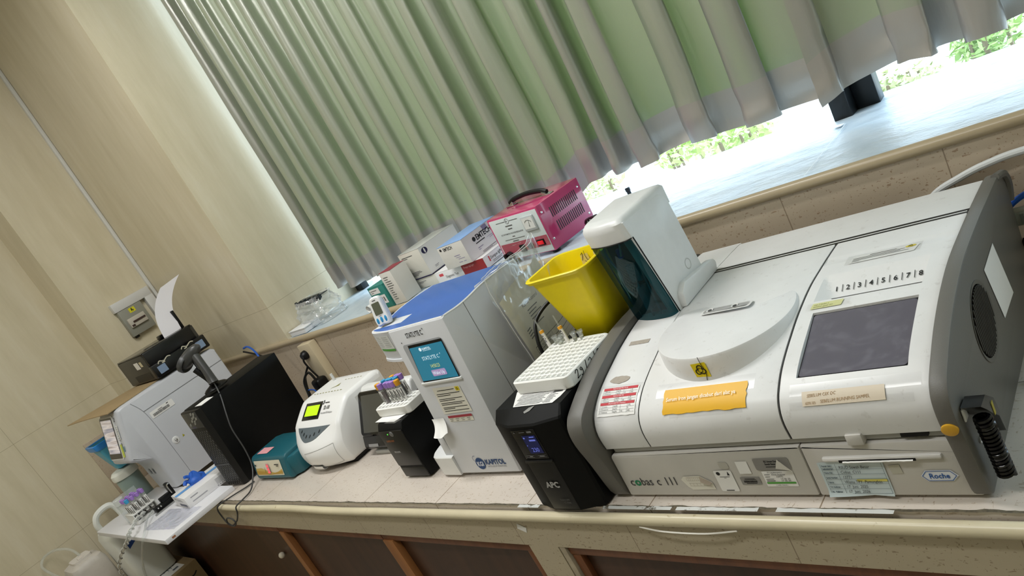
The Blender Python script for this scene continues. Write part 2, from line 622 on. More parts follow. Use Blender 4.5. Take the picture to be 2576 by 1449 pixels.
def door(name, label, x0, x1, stile=None, z1=-.098, rails=True):
    t = thing(name, label, 'cabinet door', ((x0 + x1) / 2, .03, -.88))
    x0 += .0015; x1 -= .0015; z1 -= .0015
    m = MB().box(x0, x1, .022, .04, -.86, z1 - .02)
    obj('panel', m, W_PANEL, t)
    m = MB()
    obj('top_rail', MB().box(x0, x1, .006, .022, z1 - .022, z1, .001), W_FRAME, t)
    obj('bottom_rail', MB().box(x0, x1, .006, .022, -.88, -.8605, .001), W_FRAME, t)
    if rails:
        for a_ in (x0, x1 - .022):
            obj('side_rail', MB().box(a_, a_ + .022, .008, .022, -.86, z1 - .0225, .001), W_FRAME, t)
    if stile:
        m = MB().box(stile[0], stile[1], .002, .022, -.86, z1 - .021, .001)
        obj('stile', m, W_STILE, t)
    return t
t = door('cabinet_door', 'dark brown wooden cabinet door at the left end, beside the cardboard box', -2.86, -1.335, rails=False)
obj('knob', MB().ball((-1.46, .010, -.235), .011), mat('pale knob', '#cfc6b4', .3), t, label='pale round knob')
t = door('cabinet_door', 'dark brown cabinet door with narrow brown stile at its left edge', -1.335, -.735, (-1.333, -1.30), rails=False)
t = door('cabinet_door', 'dark brown cabinet door beside the tiled pillar with orange-brown stile at its left', -.735, -.166, (-.735, -.69))
t = door('cabinet_door', 'dark brown framed cabinet door under the big white analyzer, right of the tiled pillar', -.062, 1.19)
m = MB().box(-.0775, -.0625, .001, .02, ZF + .001, -.0995, .001)
tag(obj('filler_strip', m, mat('aged filler', '#a69a85', .7, var=.2, vscale=40), base=(-.07, .01, ZF)), 'narrow pale filler strip between tiled pillar and cabinet frame', 'strip')
# ------------------------------------------------------------------ big white clinical analyzer
PR = [(.036, .108), (.033, .135), (.036, .155), (.046, .172), (.062, .184), (.085, .196), (.115, .206), (.15, .215), (.2, .226), (.27, .235), (.33, .2365), (.4, .236), (.48, .233), (.56, .229), (.585, .226)]
class Profile:
    def __init__(s, pts):
        P = spline([(0, y, z) for y, z in pts], 5)
        s.p = [(p.y, p.z) for p in P]
        s.s = [0]
        for a, b in zip(s.p, s.p[1:]):
            s.s.append(s.s[-1] + math.hypot(b[0] - a[0], b[1] - a[1]))
        # chord arc length of the raw points, to look up by the measured arc length
        r = [0]
        for a, b in zip(pts, pts[1:]):
            r.append(r[-1] + math.hypot(b[0] - a[0], b[1] - a[1]))
        s.raw = r[-1]
    def at(s, t):
        t = max(0, min(s.raw, t)) / s.raw * s.s[-1]
        for i in range(len(s.s) - 1):
            if s.s[i + 1] >= t - 1e-9:
                break
        u = (t - s.s[i]) / max(1e-9, s.s[i + 1] - s.s[i])
        a, b = s.p[i], s.p[i + 1]
        d = math.hypot(b[0] - a[0], b[1] - a[1])
        return a[0] + (b[0] - a[0]) * u, a[1] + (b[1] - a[1]) * u, -(b[1] - a[1]) / d, (b[0] - a[0]) / d
    def map(s, off=.0005):
        def f(x, t, k=1):
            y, z, ny, nz = s.at(t)
            return Vector((x, y + ny * off * k, z + nz * off * k))
        return f
RP = Profile(PR)
rmap = RP.map()
ra = thing('clinical_analyzer', 'large white benchtop analyzer with grey sides, dark touch screen and clear-front tower', 'analyzer', (.41, .3, 0))
# grey end cheeks
side = [(.044, .003), (.030, .02), (.018, .09), (.008, .14), (.009, .17), (.018, .186), (.034, .197), (.08, .215), (.115, .226), (.175, .239), (.25, .247), (.36, .246), (.43, .243), (.545, .2375), (.572, .232), (.588, .215), (.582, .14), (.575, .004)]
sp = spline([(0, y, z) for y, z in side], 3)
sp = [(p.y, p.z) for p in sp]
m = MB().prism(sp, .694, .716, 'x', .004)
o = obj('side_cheek', m, ROCHE_G, ra)
VENT = mat('vent slot dark', '#35342f', .6)
# round grille on the right cheek, with slots; sunken arch handle at the rear
sf = plane_map((.716, .215, .152), (0, 1, 0), (0, 0, 1), .0006)
b = MB()
b.lathe([(.0, 0), (.052, 0), (.056, .0012), (.058, .0012), (.058, 0)], 40, Matrix.Translation((.716, .232, .150)) @ Matrix.Rotation(PI / 2, 4, 'Y'))
obj('vent_grille', b, mat('grille grey', '#5e5c56', .5), o)
b = MB()
for k in range(15):
    q = -.048 + .0068 * k
    h = math.sqrt(max(.0004, .05 ** 2 - q * q))
    b.box(.7162, .7178, .232 + q - .0018, .232 + q + .0018, .150 - h, .150 + h)
obj('vent_slots', b, VENT, o)
f = plane_map((.716, .308, .100), (0, .113, -.098), (0, .0, 1), .0007)
m = MB()
m.poly([Vector((.7168, .391, .192)), Vector((.7168, .306, .191)), Vector((.7168, .329, .096)), Vector((.7168, .417, .091))])
obj('white_sticker', m, PAPER, o, label='white paper sticker on the grey side')
m = MB().tube([(.712, .545, .236), (.717, .578, .228), (.717, .592, .205), (.713, .590, .175)], .007, 8)
obj('corner_handle', m, ROCHE_G, o)
m = MB().lathe([(0, .0018), (.008, .0018), (.0095, .001), (.0097, -.003)], 28, Matrix.Translation((.7045, .0082, .131)) @ Matrix.Rotation(PI / 2, 4, 'X') @ Matrix.Rotation(.15, 4, 'X'))
obj('indicator_dot', m, mat('amber plastic', '#d9a531', .35), o, label='round amber indicator')
# screw cap on the cheek
m = MB().lathe([(0, 0), (.004, 0), (.0045, .002), (.002, .0025), (0, .001)], 14, Matrix.Translation((.716, .058, .078)) @ Matrix.Rotation(PI / 2, 4, 'Y'))
obj('screw_cap', m, WHITE, o)
o = obj('side_cheek', MB().prism(sp, .104, .140, 'x', .004), ROCHE_G, ra)
# core body (recess between lid and lower panel) and lower front panel
core = [(.055, .012), (.055, .105)] + [(y + .016 if y < .1 else y, z - .016) for y, z in PR[2:]] + [(.572, .20), (.57, .012)]
m = MB().prism(core, .139, .696, 'x')
m.box(.152, .69, .042, .06, .098, .112, .003)
obj('body', m, ROCHE_B, ra)
lp = spline([(0, .036, .006), (0, .0345, .05), (0, .036, .088), (0, .040, .0965), (0, .060, .1005)], 4)
lp = [(p.y, p.z) for p in lp]
full = lp + [(.070, .1005), (.070, .006)]
def rounded_panel(x0, x1, rc_left, rc_right, zt=.0965):
    """front panel with rounded upper corners, as an outline in x,z pushed back in y"""
    pts = [(x0, .006), (x1, .006)]
    r = rc_right
    pts += [(x1 - r + r * math.cos(a), zt - r + r * math.sin(a)) for a in [PI / 2 * k / 6 for k in range(7)]]
    r = rc_left
    pts += [(x0 + r - r * math.sin(a), zt - r + r * math.cos(a)) for a in [PI / 2 * k / 6 for k in range(7)]]
    return pts
m = MB().prism(rounded_panel(.142, .4915, .008, .001), .036, .066, 'y', .003)
pl = obj('front_panel', m, ROCHE_P, ra)
m = MB().prism(rounded_panel(.4935, .706, .001, .026), .036, .066, 'y', .003)
pr = obj('printer_panel', m, ROCHE_P, ra)
# catch and black port in the gap
obj('latch', MB().box(.565, .588, .030, .06, .097, .116, .003), ROCHE_P, ra)
obj('port', MB().box(.635, .668, .036, .045, .104, .1115), BLACK, ra)
# lids
def lid(name, x0, x1, s0, s1, n=60, th=.012, mt=ROCHE_W, e=.0022, dep=None, xs=()):
    rings = []
    for i in range(n + 1):
        t = s0 + (s1 - s0) * i / n
        y, z, ny, nz = RP.at(t)
        y2, z2 = y - ny * th, z - nz * th
        ye, ze = y - ny * e, z - nz * e
        if dep:
            top = [(x, y - ny * dep(x, t), z - nz * dep(x, t)) for x in xs]
            rings.append([(x0, y2, z2), (x0, ye, ze), (x0 + e * .3, y - ny * e * .3, z - nz * e * .3), (x0 + e, y, z)] + top + [(x1 - e, y, z), (x1 - e * .3, y - ny * e * .3, z - nz * e * .3), (x1, ye, ze), (x1, y2, z2)])
            continue
        rings.append([(x0, y2, z2), (x0, ye, ze), (x0 + e * .3, y - ny * e * .3, z - nz * e * .3), (x0 + e, y, z), (x1 - e, y, z), (x1 - e * .3, y - ny * e * .3, z - nz * e * .3), (x1, ye, ze), (x1, y2, z2)])
    m = MB().loft(rings)
    return m
S1 = .462
ll = obj('side_lid', lid('', .1425, .2385, .003, .62), ROCHE_W, ra)
ml = lid('', .2397, .4858, .003, S1 - .003)
ml = obj('main_lid', ml, ROCHE_W, ra)
rear = obj('rear_cover', lid('', .2395, .690, S1 + .004, .605, 30), ROCHE_W, ra)
obj('slit_shade_bar', MB().box(.24, .694, .4225, .4440, .215, .2348), BLACK, ra)  # black bar filling the slit, its shade put in as colour
# raised round cover on the main lid
cx, cy, r = .362, .207, .121
rings = []
pts = [(cx + r * math.cos(a), cy + r * math.sin(a)) for a in [2 * PI * k / 72 for k in range(72)]]
zt = .2382
def shape(q, z):
    return [(cx + (x - cx) * q, cy + (y - cy) * q, z - (.0078 * max(0, min(1, (y - cy - .045) / .06)) if z > .23 else 0)) for x, y in pts]
m = MB().loft([shape(1.015, .19), shape(1.0, .215), shape(.995, zt - .005), shape(.98, zt - .0012), shape(.955, zt)])
disc = obj('rotor_cover', m, ROCHE_W, ml)
m = MB()
zd = lambda y: zt - .0078 * max(0, min(1, (y - cy - .045) / .06))
m.loft([[(x, y, zd(y) + d_) for x, y in rrect(.300 + g_, .395 - g_, .238 + g_, .262 - g_, .006)] for g_, d_ in ((0, .0002), (.002, .0007), (.004, .0003))])
m.poly([(x, y, zd(y) + .0003) for x, y in rrect(.304, .391, .242, .258, .006)])
for x in (.316, .364):
    m.lathe([(.0035, .0), (.0055, .0006), (.0065, .0012), (.0065, 0)], 16, Matrix.Translation((x, .2495, zd(.2495) + .0003)), caps=False)
obj('recess_plate', m, mat('lid plastic light', '#d5d4d1', .4), ml)
m = MB()
for x in (.316, .364):
    m.cyl((x, .2495, zd(.2495) + .0002), .0036, .001)
obj('screw_hole', m, DGREY, ml)
# right lid with pocket and touch screen
def dep(x, s):
    d = 0
    if .372 < s < .400:
        d = .0012 * math.sin(PI * (s - .372) / .028)
    if .5125 < x < .6615 and .1000 < s < .2265:
        d = .0085
    if .2570 < s < .3310 and .506 < x < .6615:
        q = (.331 - s) / .074
        d = .023 * q * min(1, (x - .506) / (.0005 + .029 * q))
    return d
xs_ = [.4905, .5, .506, .509, .5123, .5128, .52, .527, .535, .545, .57, .60, .63, .65, .658, .6612, .6618, .672, .68]
m = lid('', .4882, .690, .003, S1 - .003, 300, .02, dep=dep, xs=xs_)
rl = obj('screen_lid', m, ROCHE_W, ra)
scr = (.513, .661, .102, .224)
def frame(f, x0, x1, s0, s1, w, h):
    """raised-edge frame (h>0) around an opening, following the surface"""
    m = MB()
    for a0, a1, b0, b1 in ((x0 - w, x0, s0 - w, s1 + w), (x1, x1 + w, s0 - w, s1 + w), (x0, x1, s0 - w, s0), (x0, x1, s1, s1 + w)):
        m.grid(lambda u, v: f(a0 + (a1 - a0) * u, b0 + (b1 - b0) * v, h), 4, 14)
    return m
# the screen lies on a flat plane just under the lid bow
ya, za, _, _ = RP.at(scr[2]); yb, zb, _, _ = RP.at(scr[3])
fs = plane_map((scr[0], ya, za), (1, 0, 0), (0, yb - ya, zb - za), .0042)
L = math.hypot(yb - ya, zb - za)
W_ = scr[1] - scr[0]
n_ = (fs(0, 0, 2) - fs(0, 0, 1)) / .0042
def lift(ps, d):
    return [p + n_ * d for p in ps]
ring_i = [fs(u, v, 0) for u, v in rrect(-.0002, W_ + .0002, -.0012, L + .0015, .002)]
ring_s = [fs(u, v, 0) for u, v in rrect(.001, W_ - .001, .0, L - .0, .005)]
m = MB(); m.poly(lift(ring_i, -.0030))
obj('screen_gasket', m, BLACK, rl)
def screen_mat():
    m = bpy.data.materials.new('smeared screen')
    t = NT(m)
    w = t.add('ShaderNodeTexNoise'); w.inputs['Scale'].default_value = 14; w.inputs['Detail'].default_value = 5; w.inputs['Distortion'].default_value = 3
    t.link(t.coord(), w.inputs['Vector'])
    t.link(t.ramp(w.outputs['Fac'], [(.5, lin('#5b5862')), (.85, lin('#6a6872'))]), t.b.inputs['Base Color'])
    t.link(t.ramp(w.outputs['Fac'], [(.4, (.3, .3, .3, 1)), (.7, (.5, .5, .5, 1))]), t.b.inputs['Roughness'])
    return m
m = MB(); m.poly(lift(ring_s, -.0024))
obj('touch_screen', m, screen_mat(), rl, label='dark grey smeared touch screen')
# numbered pocket above the screen
def pmap(x, t, k=1):
    y, z, ny, nz = RP.at(t)
    d = dep(x, t) - .0005 * k
    return Vector((x, y - ny * d, z - nz * d))
m = MB()
for i in range(8):
    x = .529 + (.651 - .529) * i / 7
    m.text(str(i + 1), .0125, lambda u, v, x=x: pmap(x + u, .2925 + v, 3), 'CENTER', font_w=.0002)
    if i < 7:
        m.bars(lambda a, b, k=1: pmap(a, b, 3), [(x + .0085, .290, x + .0095, .304)])
obj('slot_numbers', m, INK, rl)
m = MB()
for x, r__, s1_ in ((.6922, .0017, .60), (.1413, .0013, .60), (.4870, .0010, S1 - .004), (.2390, .0006, .26)):
    m.tube([(x, RP.at(.003 + (s1_ - .003) * k / 50)[0] - RP.at(.003 + (s1_ - .003) * k / 50)[2] * .0013, RP.at(.003 + (s1_ - .003) * k / 50)[1] - RP.at(.003 + (s1_ - .003) * k / 50)[3] * .0013) for k in range(51)], r__, 6, 0)
obj('lid_gap_shade', m, DGREY, ra)  # dark tubes laid in the lid gaps, standing in for the shade there
m = MB()
m.bars(lambda a, b, k=1: rmap(a, b, 1), [(.534, .2552, .6615, .2566)])
obj('pocket_edge_line', m, DGREY, rl)  # dark line along the lower edge of the pocket
# papers and tapes on the lids
def slip(name, x0, x1, s0, s1, mt, par, k=1, label=None, skew=0, rag=0):
    m = MB().grid(lambda u, v: rmap(x0 + (x1 - x0) * u + skew * v + rag * .0022 * noise.noise((v * 9, u * 2, x0)), s0 + (s1 - s0) * v + rag * .0035 * noise.noise((u * 7, 3.1, s0)) * (1 - v), k + (rag * 5 * max(0, noise.noise((u * 5, v, 1)) + .1) * (1 - v) ** 2)), 16, 8)
    return obj(name, m, mt, par, label=label)
YEL = mat('yellow sign paper', '#e6b01c', .45)
slip('clear_tape', .272, .448, .090, .116, TAPE, ml, 1)
slip('clear_tape', .300, .43, .055, .066, TAPE, ml, 1)
yp = slip('yellow_notice', .289, .437, .0615, .1035, YEL, ml, 3, 'yellow paper notice with white lettering, torn lower edge', rag=1)
m = MB().text('Serum Iron jangan dicabut dari alat ya', .0093, lambda u, v: rmap(.2955 + u, .0815 + v + u * .02, 7), sx=.88, font_w=.0001)
obj('lettering', m, mat('white lettering', '#f6f1de', .5), yp)
BIO_Y = mat('hazard yellow', '#e3cf1d', .45)
def biohazard(mb, f, r):
    for k in range(3):
        a = PI / 2 + 2 * PI * k / 3
        c_ = (math.cos(a) * r * .42, math.sin(a) * r * .42)
        mb.stroke(f, [(c_[0] + math.cos(a + PI + .75 + t * (2 * PI - 1.5)) * -r * .40 * -1, c_[1] + math.sin(a + PI + .75 + t * (2 * PI - 1.5)) * r * .40) for t in [i / 9 for i in range(10)]], r * .17)
    mb.stroke(f, [(math.cos(t) * r * .36, math.sin(t) * r * .36) for t in [2 * PI * i / 12 for i in range(13)]], r * .10)
def dmap(a, b, k=1):
    th = math.atan2(.094 - cy, .362 - cx) + a / r
    q = 1.012 * r
    return Vector((cx + q * math.cos(th), cy + q * math.sin(th), .2185 + b))
m = MB().poly([dmap(-.012, -.014), dmap(.013, -.016), dmap(.012, .011), dmap(-.014, .010)])
bs = obj('hazard_sticker', m, BIO_Y, disc, label='small yellow biohazard sticker')
m = MB(); biohazard(m, lambda a, b, k=1: dmap(a, b - .002) + Vector((0, -.0006, 0)), .011)
m.stroke(lambda a, b, k=1: dmap(a, b) + Vector((0, -.0009, 0)), [(.005, .022), (.0055, .008), (.008, -.006), (.004, -.021)], .0011)
obj('hazard_symbol', m, INK, bs)
# red and white limits table on the narrow lid
slip('clear_tape', .143, .236, .060, .128, TAPE, ll, 1)
rt = slip('limits_table', .150, .232, .0675, .122, PAPER, ll, 2, 'white paper table with three red heading bars', rag=.4)
m = MB()
for s0 in (.1165, .1015, .0875):
    m.bars(lambda a, b, k=1: rmap(a, b, 3), [(.155, s0, .229, s0 + .0052)])
obj('heading_bars', m, RED_INK, rt)
m = MB()
for s0, txt in ((.1175, 'NILAI KRITIS Anak'), (.1025, 'NILAI KRITIS'), (.0885, 'NILAI KRITIS Dewasa')):
    m.text(txt, .0042, lambda u, v, s0=s0: rmap(.192 + u, s0 + v, 4), 'CENTER')
obj('heading_text', m, mat('pale lettering', '#f3d9d9', .5), rt)
m = MB()
rows = [(.1130, ('1', 'Bili tot', 'mg/dL', '', '18')), (.1080, ('2', 'Glukosa', 'mg/dL', '30', '300')), (.0985, ('1', 'Bili tot', 'mg/dL', '', '20')), (.0935, ('2', 'Glukosa', 'mg/dL', '60', '440')), (.0835, ('1', 'Ureum', 'mg/dL', '', '170')), (.0785, ('2', 'Kreatinin', 'mg/dL', '', '5')), (.0735, ('3', 'Glukosa', 'mg/dL', '50', '400'))]
for s0, cells in rows:
    for x, c_ in zip((.155, .1605, .185, .202, .216), cells):
        if c_:
            m.text(c_, .0038, lambda u, v, x=x, s0=s0: rmap(x + u, s0 + v, 3.4))
    m.bars(lambda a, b, k=1: rmap(a, b, 3.2), [(.154, s0 - .0012, .230, s0 - .0009)])
for x in (.159, .184, .2, .2145):
    m.bars(lambda a, b, k=1: rmap(a, b, 3.2), [(x, .0725, x + .0003, .0866), (x, .0925, x + .0003, .101), (x, .107, x + .0003, .116)])
obj('table_print', m, GREY_INK, rt)
GLUE = mat('old glue', '#a79e92', .7, var=.1, vscale=200)
m = MB(); m.poly([rmap(.181 + .021 * math.cos(a) * (1 + .15 * noise.noise((a, 0, 0))), .1405 + .0085 * math.sin(a) * (1 + .3 * noise.noise((a * 2, 5, 0))), 1.5) for a in [2 * PI * k / 26 for k in range(26)]])
obj('glue_mark', m, GLUE, ll)
slip('glue_mark', .163, .207, .2275, .2385, GLUE, ll, 1.2, rag=.5)
slip('glue_mark', .243, .258, .255, .272, mat('pale glue', '#bdb9ae', .6), ml, 1.2)
# taped notes around the screen
slip('clear_tape', .505, .678, .070, .088, TAPE, rl, 2, rag=.3)
slip('clear_tape', .503, .668, .0505, .062, TAPE, rl, 2, rag=.3)
nt = slip('faded_note', .523, .634, .0555, .0755, mat('faded note paper', '#dacdb9', .5), rl, 3, 'faded beige handwritten note taped below the screen')
m = MB()
m.text('SEBELUM RUNNING SAMPEL', .0062, lambda u, v: rmap(.548 + u, .0585 + v + u * .03, 4), shear=.2, sx=.85)
m.text('ALBUMIN / IRON', .0058, lambda u, v: rmap(.527 + u, .0575 + v, 4), shear=.2, sx=.34)
m.text('SEBELUM CEK DC', .006, lambda u, v: rmap(.53 + u, .0672 + v + u * .03, 4), shear=.2, sx=.85)
obj('handwriting', m, mat('faded brown ink', '#a98b66', .6), nt)
nt = slip('yellow_note', .506, .553, .236, .2495, mat('pale yellow note', '#d9d99a', .5), rl, 3, 'small pale yellow note taped above the screen', skew=.002)
m = MB()
for s0, t_ in ((.2435, 'tiap 3 bulan x'), (.2385, 'terakhir ganti 4/5')):
    m.text(t_, .0048, lambda u, v, s0=s0: rmap(.510 + u, s0 + v, 4), shear=.25, sx=.9)
obj('handwriting', m, mat('olive ink', '#7d7f3d', .6), nt)
slip('clear_tape', .500, .565, .2335, .250, TAPE, rl, 4)
nt = slip('paper_label', .535, .634, .3555, .378, PAPER, rl, 2, 'white printed instruction slip under tape at the top of the screen lid', skew=.004)
m = MB()
for k, s0 in enumerate((.359, .3625, .366, .3695)):
    m.bars(lambda a, b, k=1: rmap(a, b, 3), [(.540, s0, .540 + (.012, .085, .072, .078)[k], s0 + .0010)])
m.bars(lambda a, b, k=1: rmap(a, b, 3), [(.565, .3735, .605, .375)])
obj('print_lines', m, GREY_INK, nt)
m = MB(); m.poly([rmap(.626 + .008 * math.cos(a), .3735 + .0038 * math.sin(a), 3) for a in [2 * PI * k / 18 for k in range(18)]])
obj('hazard_patch', m, BIO_Y, nt)
m = MB(); biohazard(m, lambda a, b, k=1: rmap(.626 + a, .3735 + b * .8, 4), .0042)
obj('hazard_symbol', m, INK, nt)
slip('clear_tape', .530, .643, .352, .381, TAPE, rl, 4)
# lower front panel print and stickers
fp = plane_map((0, .0355, 0), (1, 0, 0), (0, 0, 1), .0004)
m = MB()
m.text('c', .0245, lambda u, v: fp(.1565 + u, .0295 + v, 1), sx=.95)
m.text('bas', .0245, lambda u, v: fp(.1805 + u, .0295 + v, 1), sx=.80).text('c', .0245, lambda u, v: fp(.2135 + u, .0295 + v, 1), sx=.85).text('111', .0245, lambda u, v: fp(.2305 + u, .0295 + v, 1), sx=.74)
obj('brand_lettering', m, mat('dark lettering', '#333236', .5), pl)
m = MB().text('o', .0245, lambda u, v: fp(.1670 + u, .0295 + v, 1), sx=.98, font_w=.0008)
obj('green_letter', m, GREEN, pl)
def sticker(name, pts, mt, par, k=1, label=None):
    m = MB(); m.poly([fp(u, v, k) for u, v in pts])
    return obj(name, m, mt, par, label=label)
st = sticker('id_sticker', rrect(.334, .366, .016, .058, .003), PAPER, pl, 2, 'white rounded sticker with a small crest')
m = MB(); m.poly([fp(.3415 + .0035 * math.cos(a), .0522 + .0035 * math.sin(a), 3) for a in [2 * PI * k / 12 for k in range(12)]])
m.poly([fp(.357, .0485, 3), fp(.3615, .0485, 3), fp(.3593, .0565, 3)])
m.bars(lambda a, b, k=1: fp(a, b, 3), [(.342, .0452, .360, .0460), (.349, .0427, .353, .0434), (.343, .0175, .357, .019)])
obj('crest_print', m, INK, st)
sticker('small_sticker', rrect(.380, .400, .0505, .0745, .001), PAPER, pl, 2, 'small blank white sticker')
SILV = mat('silver sticker', '#8f8d8a', .35, metal=.3)
st = sticker('silver_sticker', rrect(.411, .468, .0565, .0790, .003), SILV, pl, 2, 'silver asset sticker with curled corner')
m = MB()
for v_, t_ in ((.0715, 'RS Umum Daerah'), (.0665, 'Sawah Besar')):
    m.text(t_, .0048, lambda u, v, v_=v_: fp(.4285 + u, v_ + v, 3), sx=.72, font_w=.00015)
m.bars(lambda a, b, k=1: fp(a, b, 3), [(.4285, .0622, .457, .0634)])
obj('print_lines', m, INK, st)
m = MB(); m.poly([fp(.453, .079, 12), fp(.4685, .0575, 12), fp(.449, .0665, 26)])
obj('curled_corner', m, mat('sticker back', '#c4bfb5', .5), st)
st = sticker('barcode_sticker', rrect(.376, .409, .029, .0435, .001), SILV, pl, 2, 'silver barcode sticker')
m = MB()
random.seed(5)
x = .381
while x < .404:
    w_ = .0004 + random.random() * .0008
    m.bars(lambda a, b, k=1: fp(a, b, 3), [(x, .0335, x + w_, .0372)]); x += w_ + .0005
m.bars(lambda a, b, k=1: fp(a, b, 3), [(.384, .0405, .401, .0413), (.383, .0387, .403, .0394), (.384, .0312, .402, .0324)])
obj('barcode', m, INK, st)
st = sticker('calibration_sticker', rrect(.417, .467, .025, .0545, .001), PAPER, pl, 1.5, 'white calibration sticker with a green band')
sticker('green_band', rrect(.4185, .4655, .0305, .0340, .0015), mat('green band', '#4f9a3a', .5), st, 3)
m = MB()
m.text('PT CALIBRASINDO', .0036, lambda u, v: fp(.426 + u, .0508 + v, 3), sx=.8)
m.text('Kimia Analyzer', .0048, lambda u, v: fp(.4315 + u, .0465 + v, 3), shear=.2, sx=.75)
m.text('13771', .0048, lambda u, v: fp(.437 + u, .0425 + v, 3), shear=.2)
m.text('17 06 25', .004, lambda u, v: fp(.443 + u, .0385 + v, 3), shear=.1, sx=1.1)
m.text('17 06 26', .004, lambda u, v: fp(.443 + u, .0352 + v, 3), shear=.1, sx=1.1)
m.text('( LAIK PAKAI )', .003, lambda u, v: fp(.432 + u, .0268 + v, 3))
m.bars(lambda a, b, k=1: fp(a, b, 3), [(.420, .0478, .429, .0486), (.420, .0435, .428, .0443), (.420, .039, .433, .0398), (.420, .0358, .434, .0368)])
obj('print_lines', m, INK, st)
# peeled sticker with a thumbprint grid
st = sticker('torn_sticker', [(.2665, .041), (.273, .0475), (.305, .048), (.323, .035), (.3245, .0205), (.280, .0195), (.274, .026)], PAPER_Y, pl, 2, 'torn beige sticker remnant with printed boxes')
m = MB()
for k in range(8):
    m.bars(lambda a, b, k=1: fp(a, b, 3), [(.2775 + .0036 * k, .0385, .2778 + .0036 * k, .0455)])
for k in range(6):
    m.bars(lambda a, b, k=1: fp(a, b, 3), [(.280 + .0065 * k, .0275, .2803 + .0065 * k, .0335)])
m.bars(lambda a, b, k=1: fp(a, b, 3), [(.2775, .0385, .305, .0388), (.2775, .0453, .305, .0456), (.279, .0275, .319, .0278), (.279, .0332, .319, .0335)])
obj('print_lines', m, mat('brown print', '#a08d7d', .6), st)
m = MB(); m.poly([fp(.304, .0478, 4), fp(.3235, .034, 4), fp(.318, .0315, 12), fp(.305, .0385, 14)])
obj('curled_corner', m, mat('sticker back dark', '#a49788', .5), st)
sticker('glue_patch', rrect(.349, .3655, .0605, .074, .004), mat('grey glue', '#b2afa5', .5), pl, 1)
# printer panel: slot bar, calibration card, emblem
m = MB().box(.5195, .6755, .031, .040, .0695, .0775, .003)
obj('slot_bar', m, mat('slot bar plastic', '#dbd9d6', .4), pr)
obj('paper_slot', MB().box(.5435, .644, .0303, .0312, .0695, .0735), BLACK, pr)
m = MB().grid(lambda u, v: Vector((.549 + .092 * u, .0300 - .002 * math.sin(v * 3), .0690 + .0032 * v + .0006 * noise.noise((u * 18, v, 0)))), 24, 3)
obj('paper_edge', m, PAPER, pr)
m = MB(); fq = lambda u, v, k=1: fp(u, v, k)
def card(u, v):
    c_ = 8 * max(0, .12 - v) * abs(math.sin(u * 2.5 + 1.4)) + 3 * max(0, .05 - u)
    return fp(.509 + u * .090, .0085 + v * .0595, 2 + c_ * 12)
m.grid(card, 16, 12)
st = obj('calibration_card', m, mat('card blue white', '#c9d6da', .4), pr, label='pale blue and white calibration card, handwritten')
m = MB()
cm = lambda a, b, k=1: fp(.509 + a, .0085 + b, 6)
for k in range(6):
    m.bars(cm, [(.004, .0035 + .0087 * k, .088, .0039 + .0087 * k)])
m.bars(cm, [(.025, .0035, .0254, .057), (.0038, .0035, .0042, .057), (.0878, .0035, .0882, .057)])
for b_, t_ in ((.0525, 'Rumah Sakit /'), (.0475, 'Laboratorium'), (.0405, 'Nama Alat'), (.0315, 'Serial Number'), (.023, 'Teknisi'), (.0145, 'Tgl. Kalibrasi'), (.0058, 'Re - Kalibrasi')):
    m.text(t_, .0040, lambda u, v, b_=b_: cm(.0055 + u, b_ + v), sx=.68, font_w=.00012)
obj('card_print', m, mat('card ink', '#2b4450', .6), st)
m = MB()
for b_, t_ in ((.0485, 'RSUD Sawah Besar'), (.0400, 'Cobas  C111'), (.0310, '13771'), (.0225, 'Wisnu TPY  Pamungkas'), (.0140, '17  Juni  2025'), (.0053, '17  Juni  2026')):
    m.text(t_, .0074, lambda u, v, b_=b_: cm(.029 + u, b_ + v, 1) + Vector((0, -.0002, 0)), sx=.72, shear=.15)
obj('handwriting', m, INK, st)
sticker('highlight', [(.556, .0335), (.597, .0335), (.597, .0375), (.556, .0375)], mat('highlighter', '#d9cf6a', .6), st, 5)
sticker('glue_patch', [(.604, .059), (.6185, .0605), (.620, .045), (.606, .0445)], mat('card residue', '#bab7a8', .5), pr, 1)
st = sticker('emblem_plate', [(.6405, .0405), (.6475, .0495), (.678, .0495), (.6855, .0405), (.678, .0315), (.6475, .0315)], mat('emblem white', '#dfe3ea', .4), pr, 1.5)
m = MB()
hx = [(.6425, .0405), (.6485, .0482), (.677, .0482), (.6830, .0405), (.677, .0328), (.6485, .0328)]
for (a, b) in zip(hx, hx[1:] + hx[:1]):
    m.stroke(lambda u, v, k=1: fp(u, v, 3), [a, ((a[0] + b[0]) / 2, (a[1] + b[1]) / 2), b], .0008)
m.text('Roche', .0115, lambda u, v: fp(.6628 + u, .0366 + v, 3), 'CENTER', sx=.84, font_w=.0002)
obj('emblem_print', m, mat('brand blue', '#1b56a0', .5), st)

# tower with tinted clear front, part of the analyzer
def tower_plan(z, k=1):
    """outline in plan, flat right side, rounded front-left"""
    y0 = .236 + max(0, (.43 - z)) * .155
    xr, xl, yr = .236, .128, .405
    lean = 0
    return y0, xl, xr, yr
def tring(z, grow=0, top=0):
    y0, xl, xr, yr = tower_plan(z)
    pts = [(xr + grow, yr - top), (xr + grow, y0 + .014)]
    for k in range(1, 9):
        a = PI / 2 * k / 8
        # rounded front corner, then a bowed front to the left
        pts.append((xr + grow - .014 + .014 * math.cos(a), y0 + .014 - .014 * math.sin(a)))
    for k in range(1, 9):
        q = k / 9
        pts.append((xr - .014 - (xr - .014 - xl) * q, y0 - .004 * math.sin(PI * q) - .018 * q * (1 - q) + .022 * q))
    for k in range(0, 5):
        a = PI / 2 * k / 4
        pts.append((xl + .02 - .02 * math.sin(a + 0) - grow, y0 + .042 - .02 * math.cos(a)))
    pts.append((xl - grow, yr - top))
    return [(x, y, z) for x, y in pts]
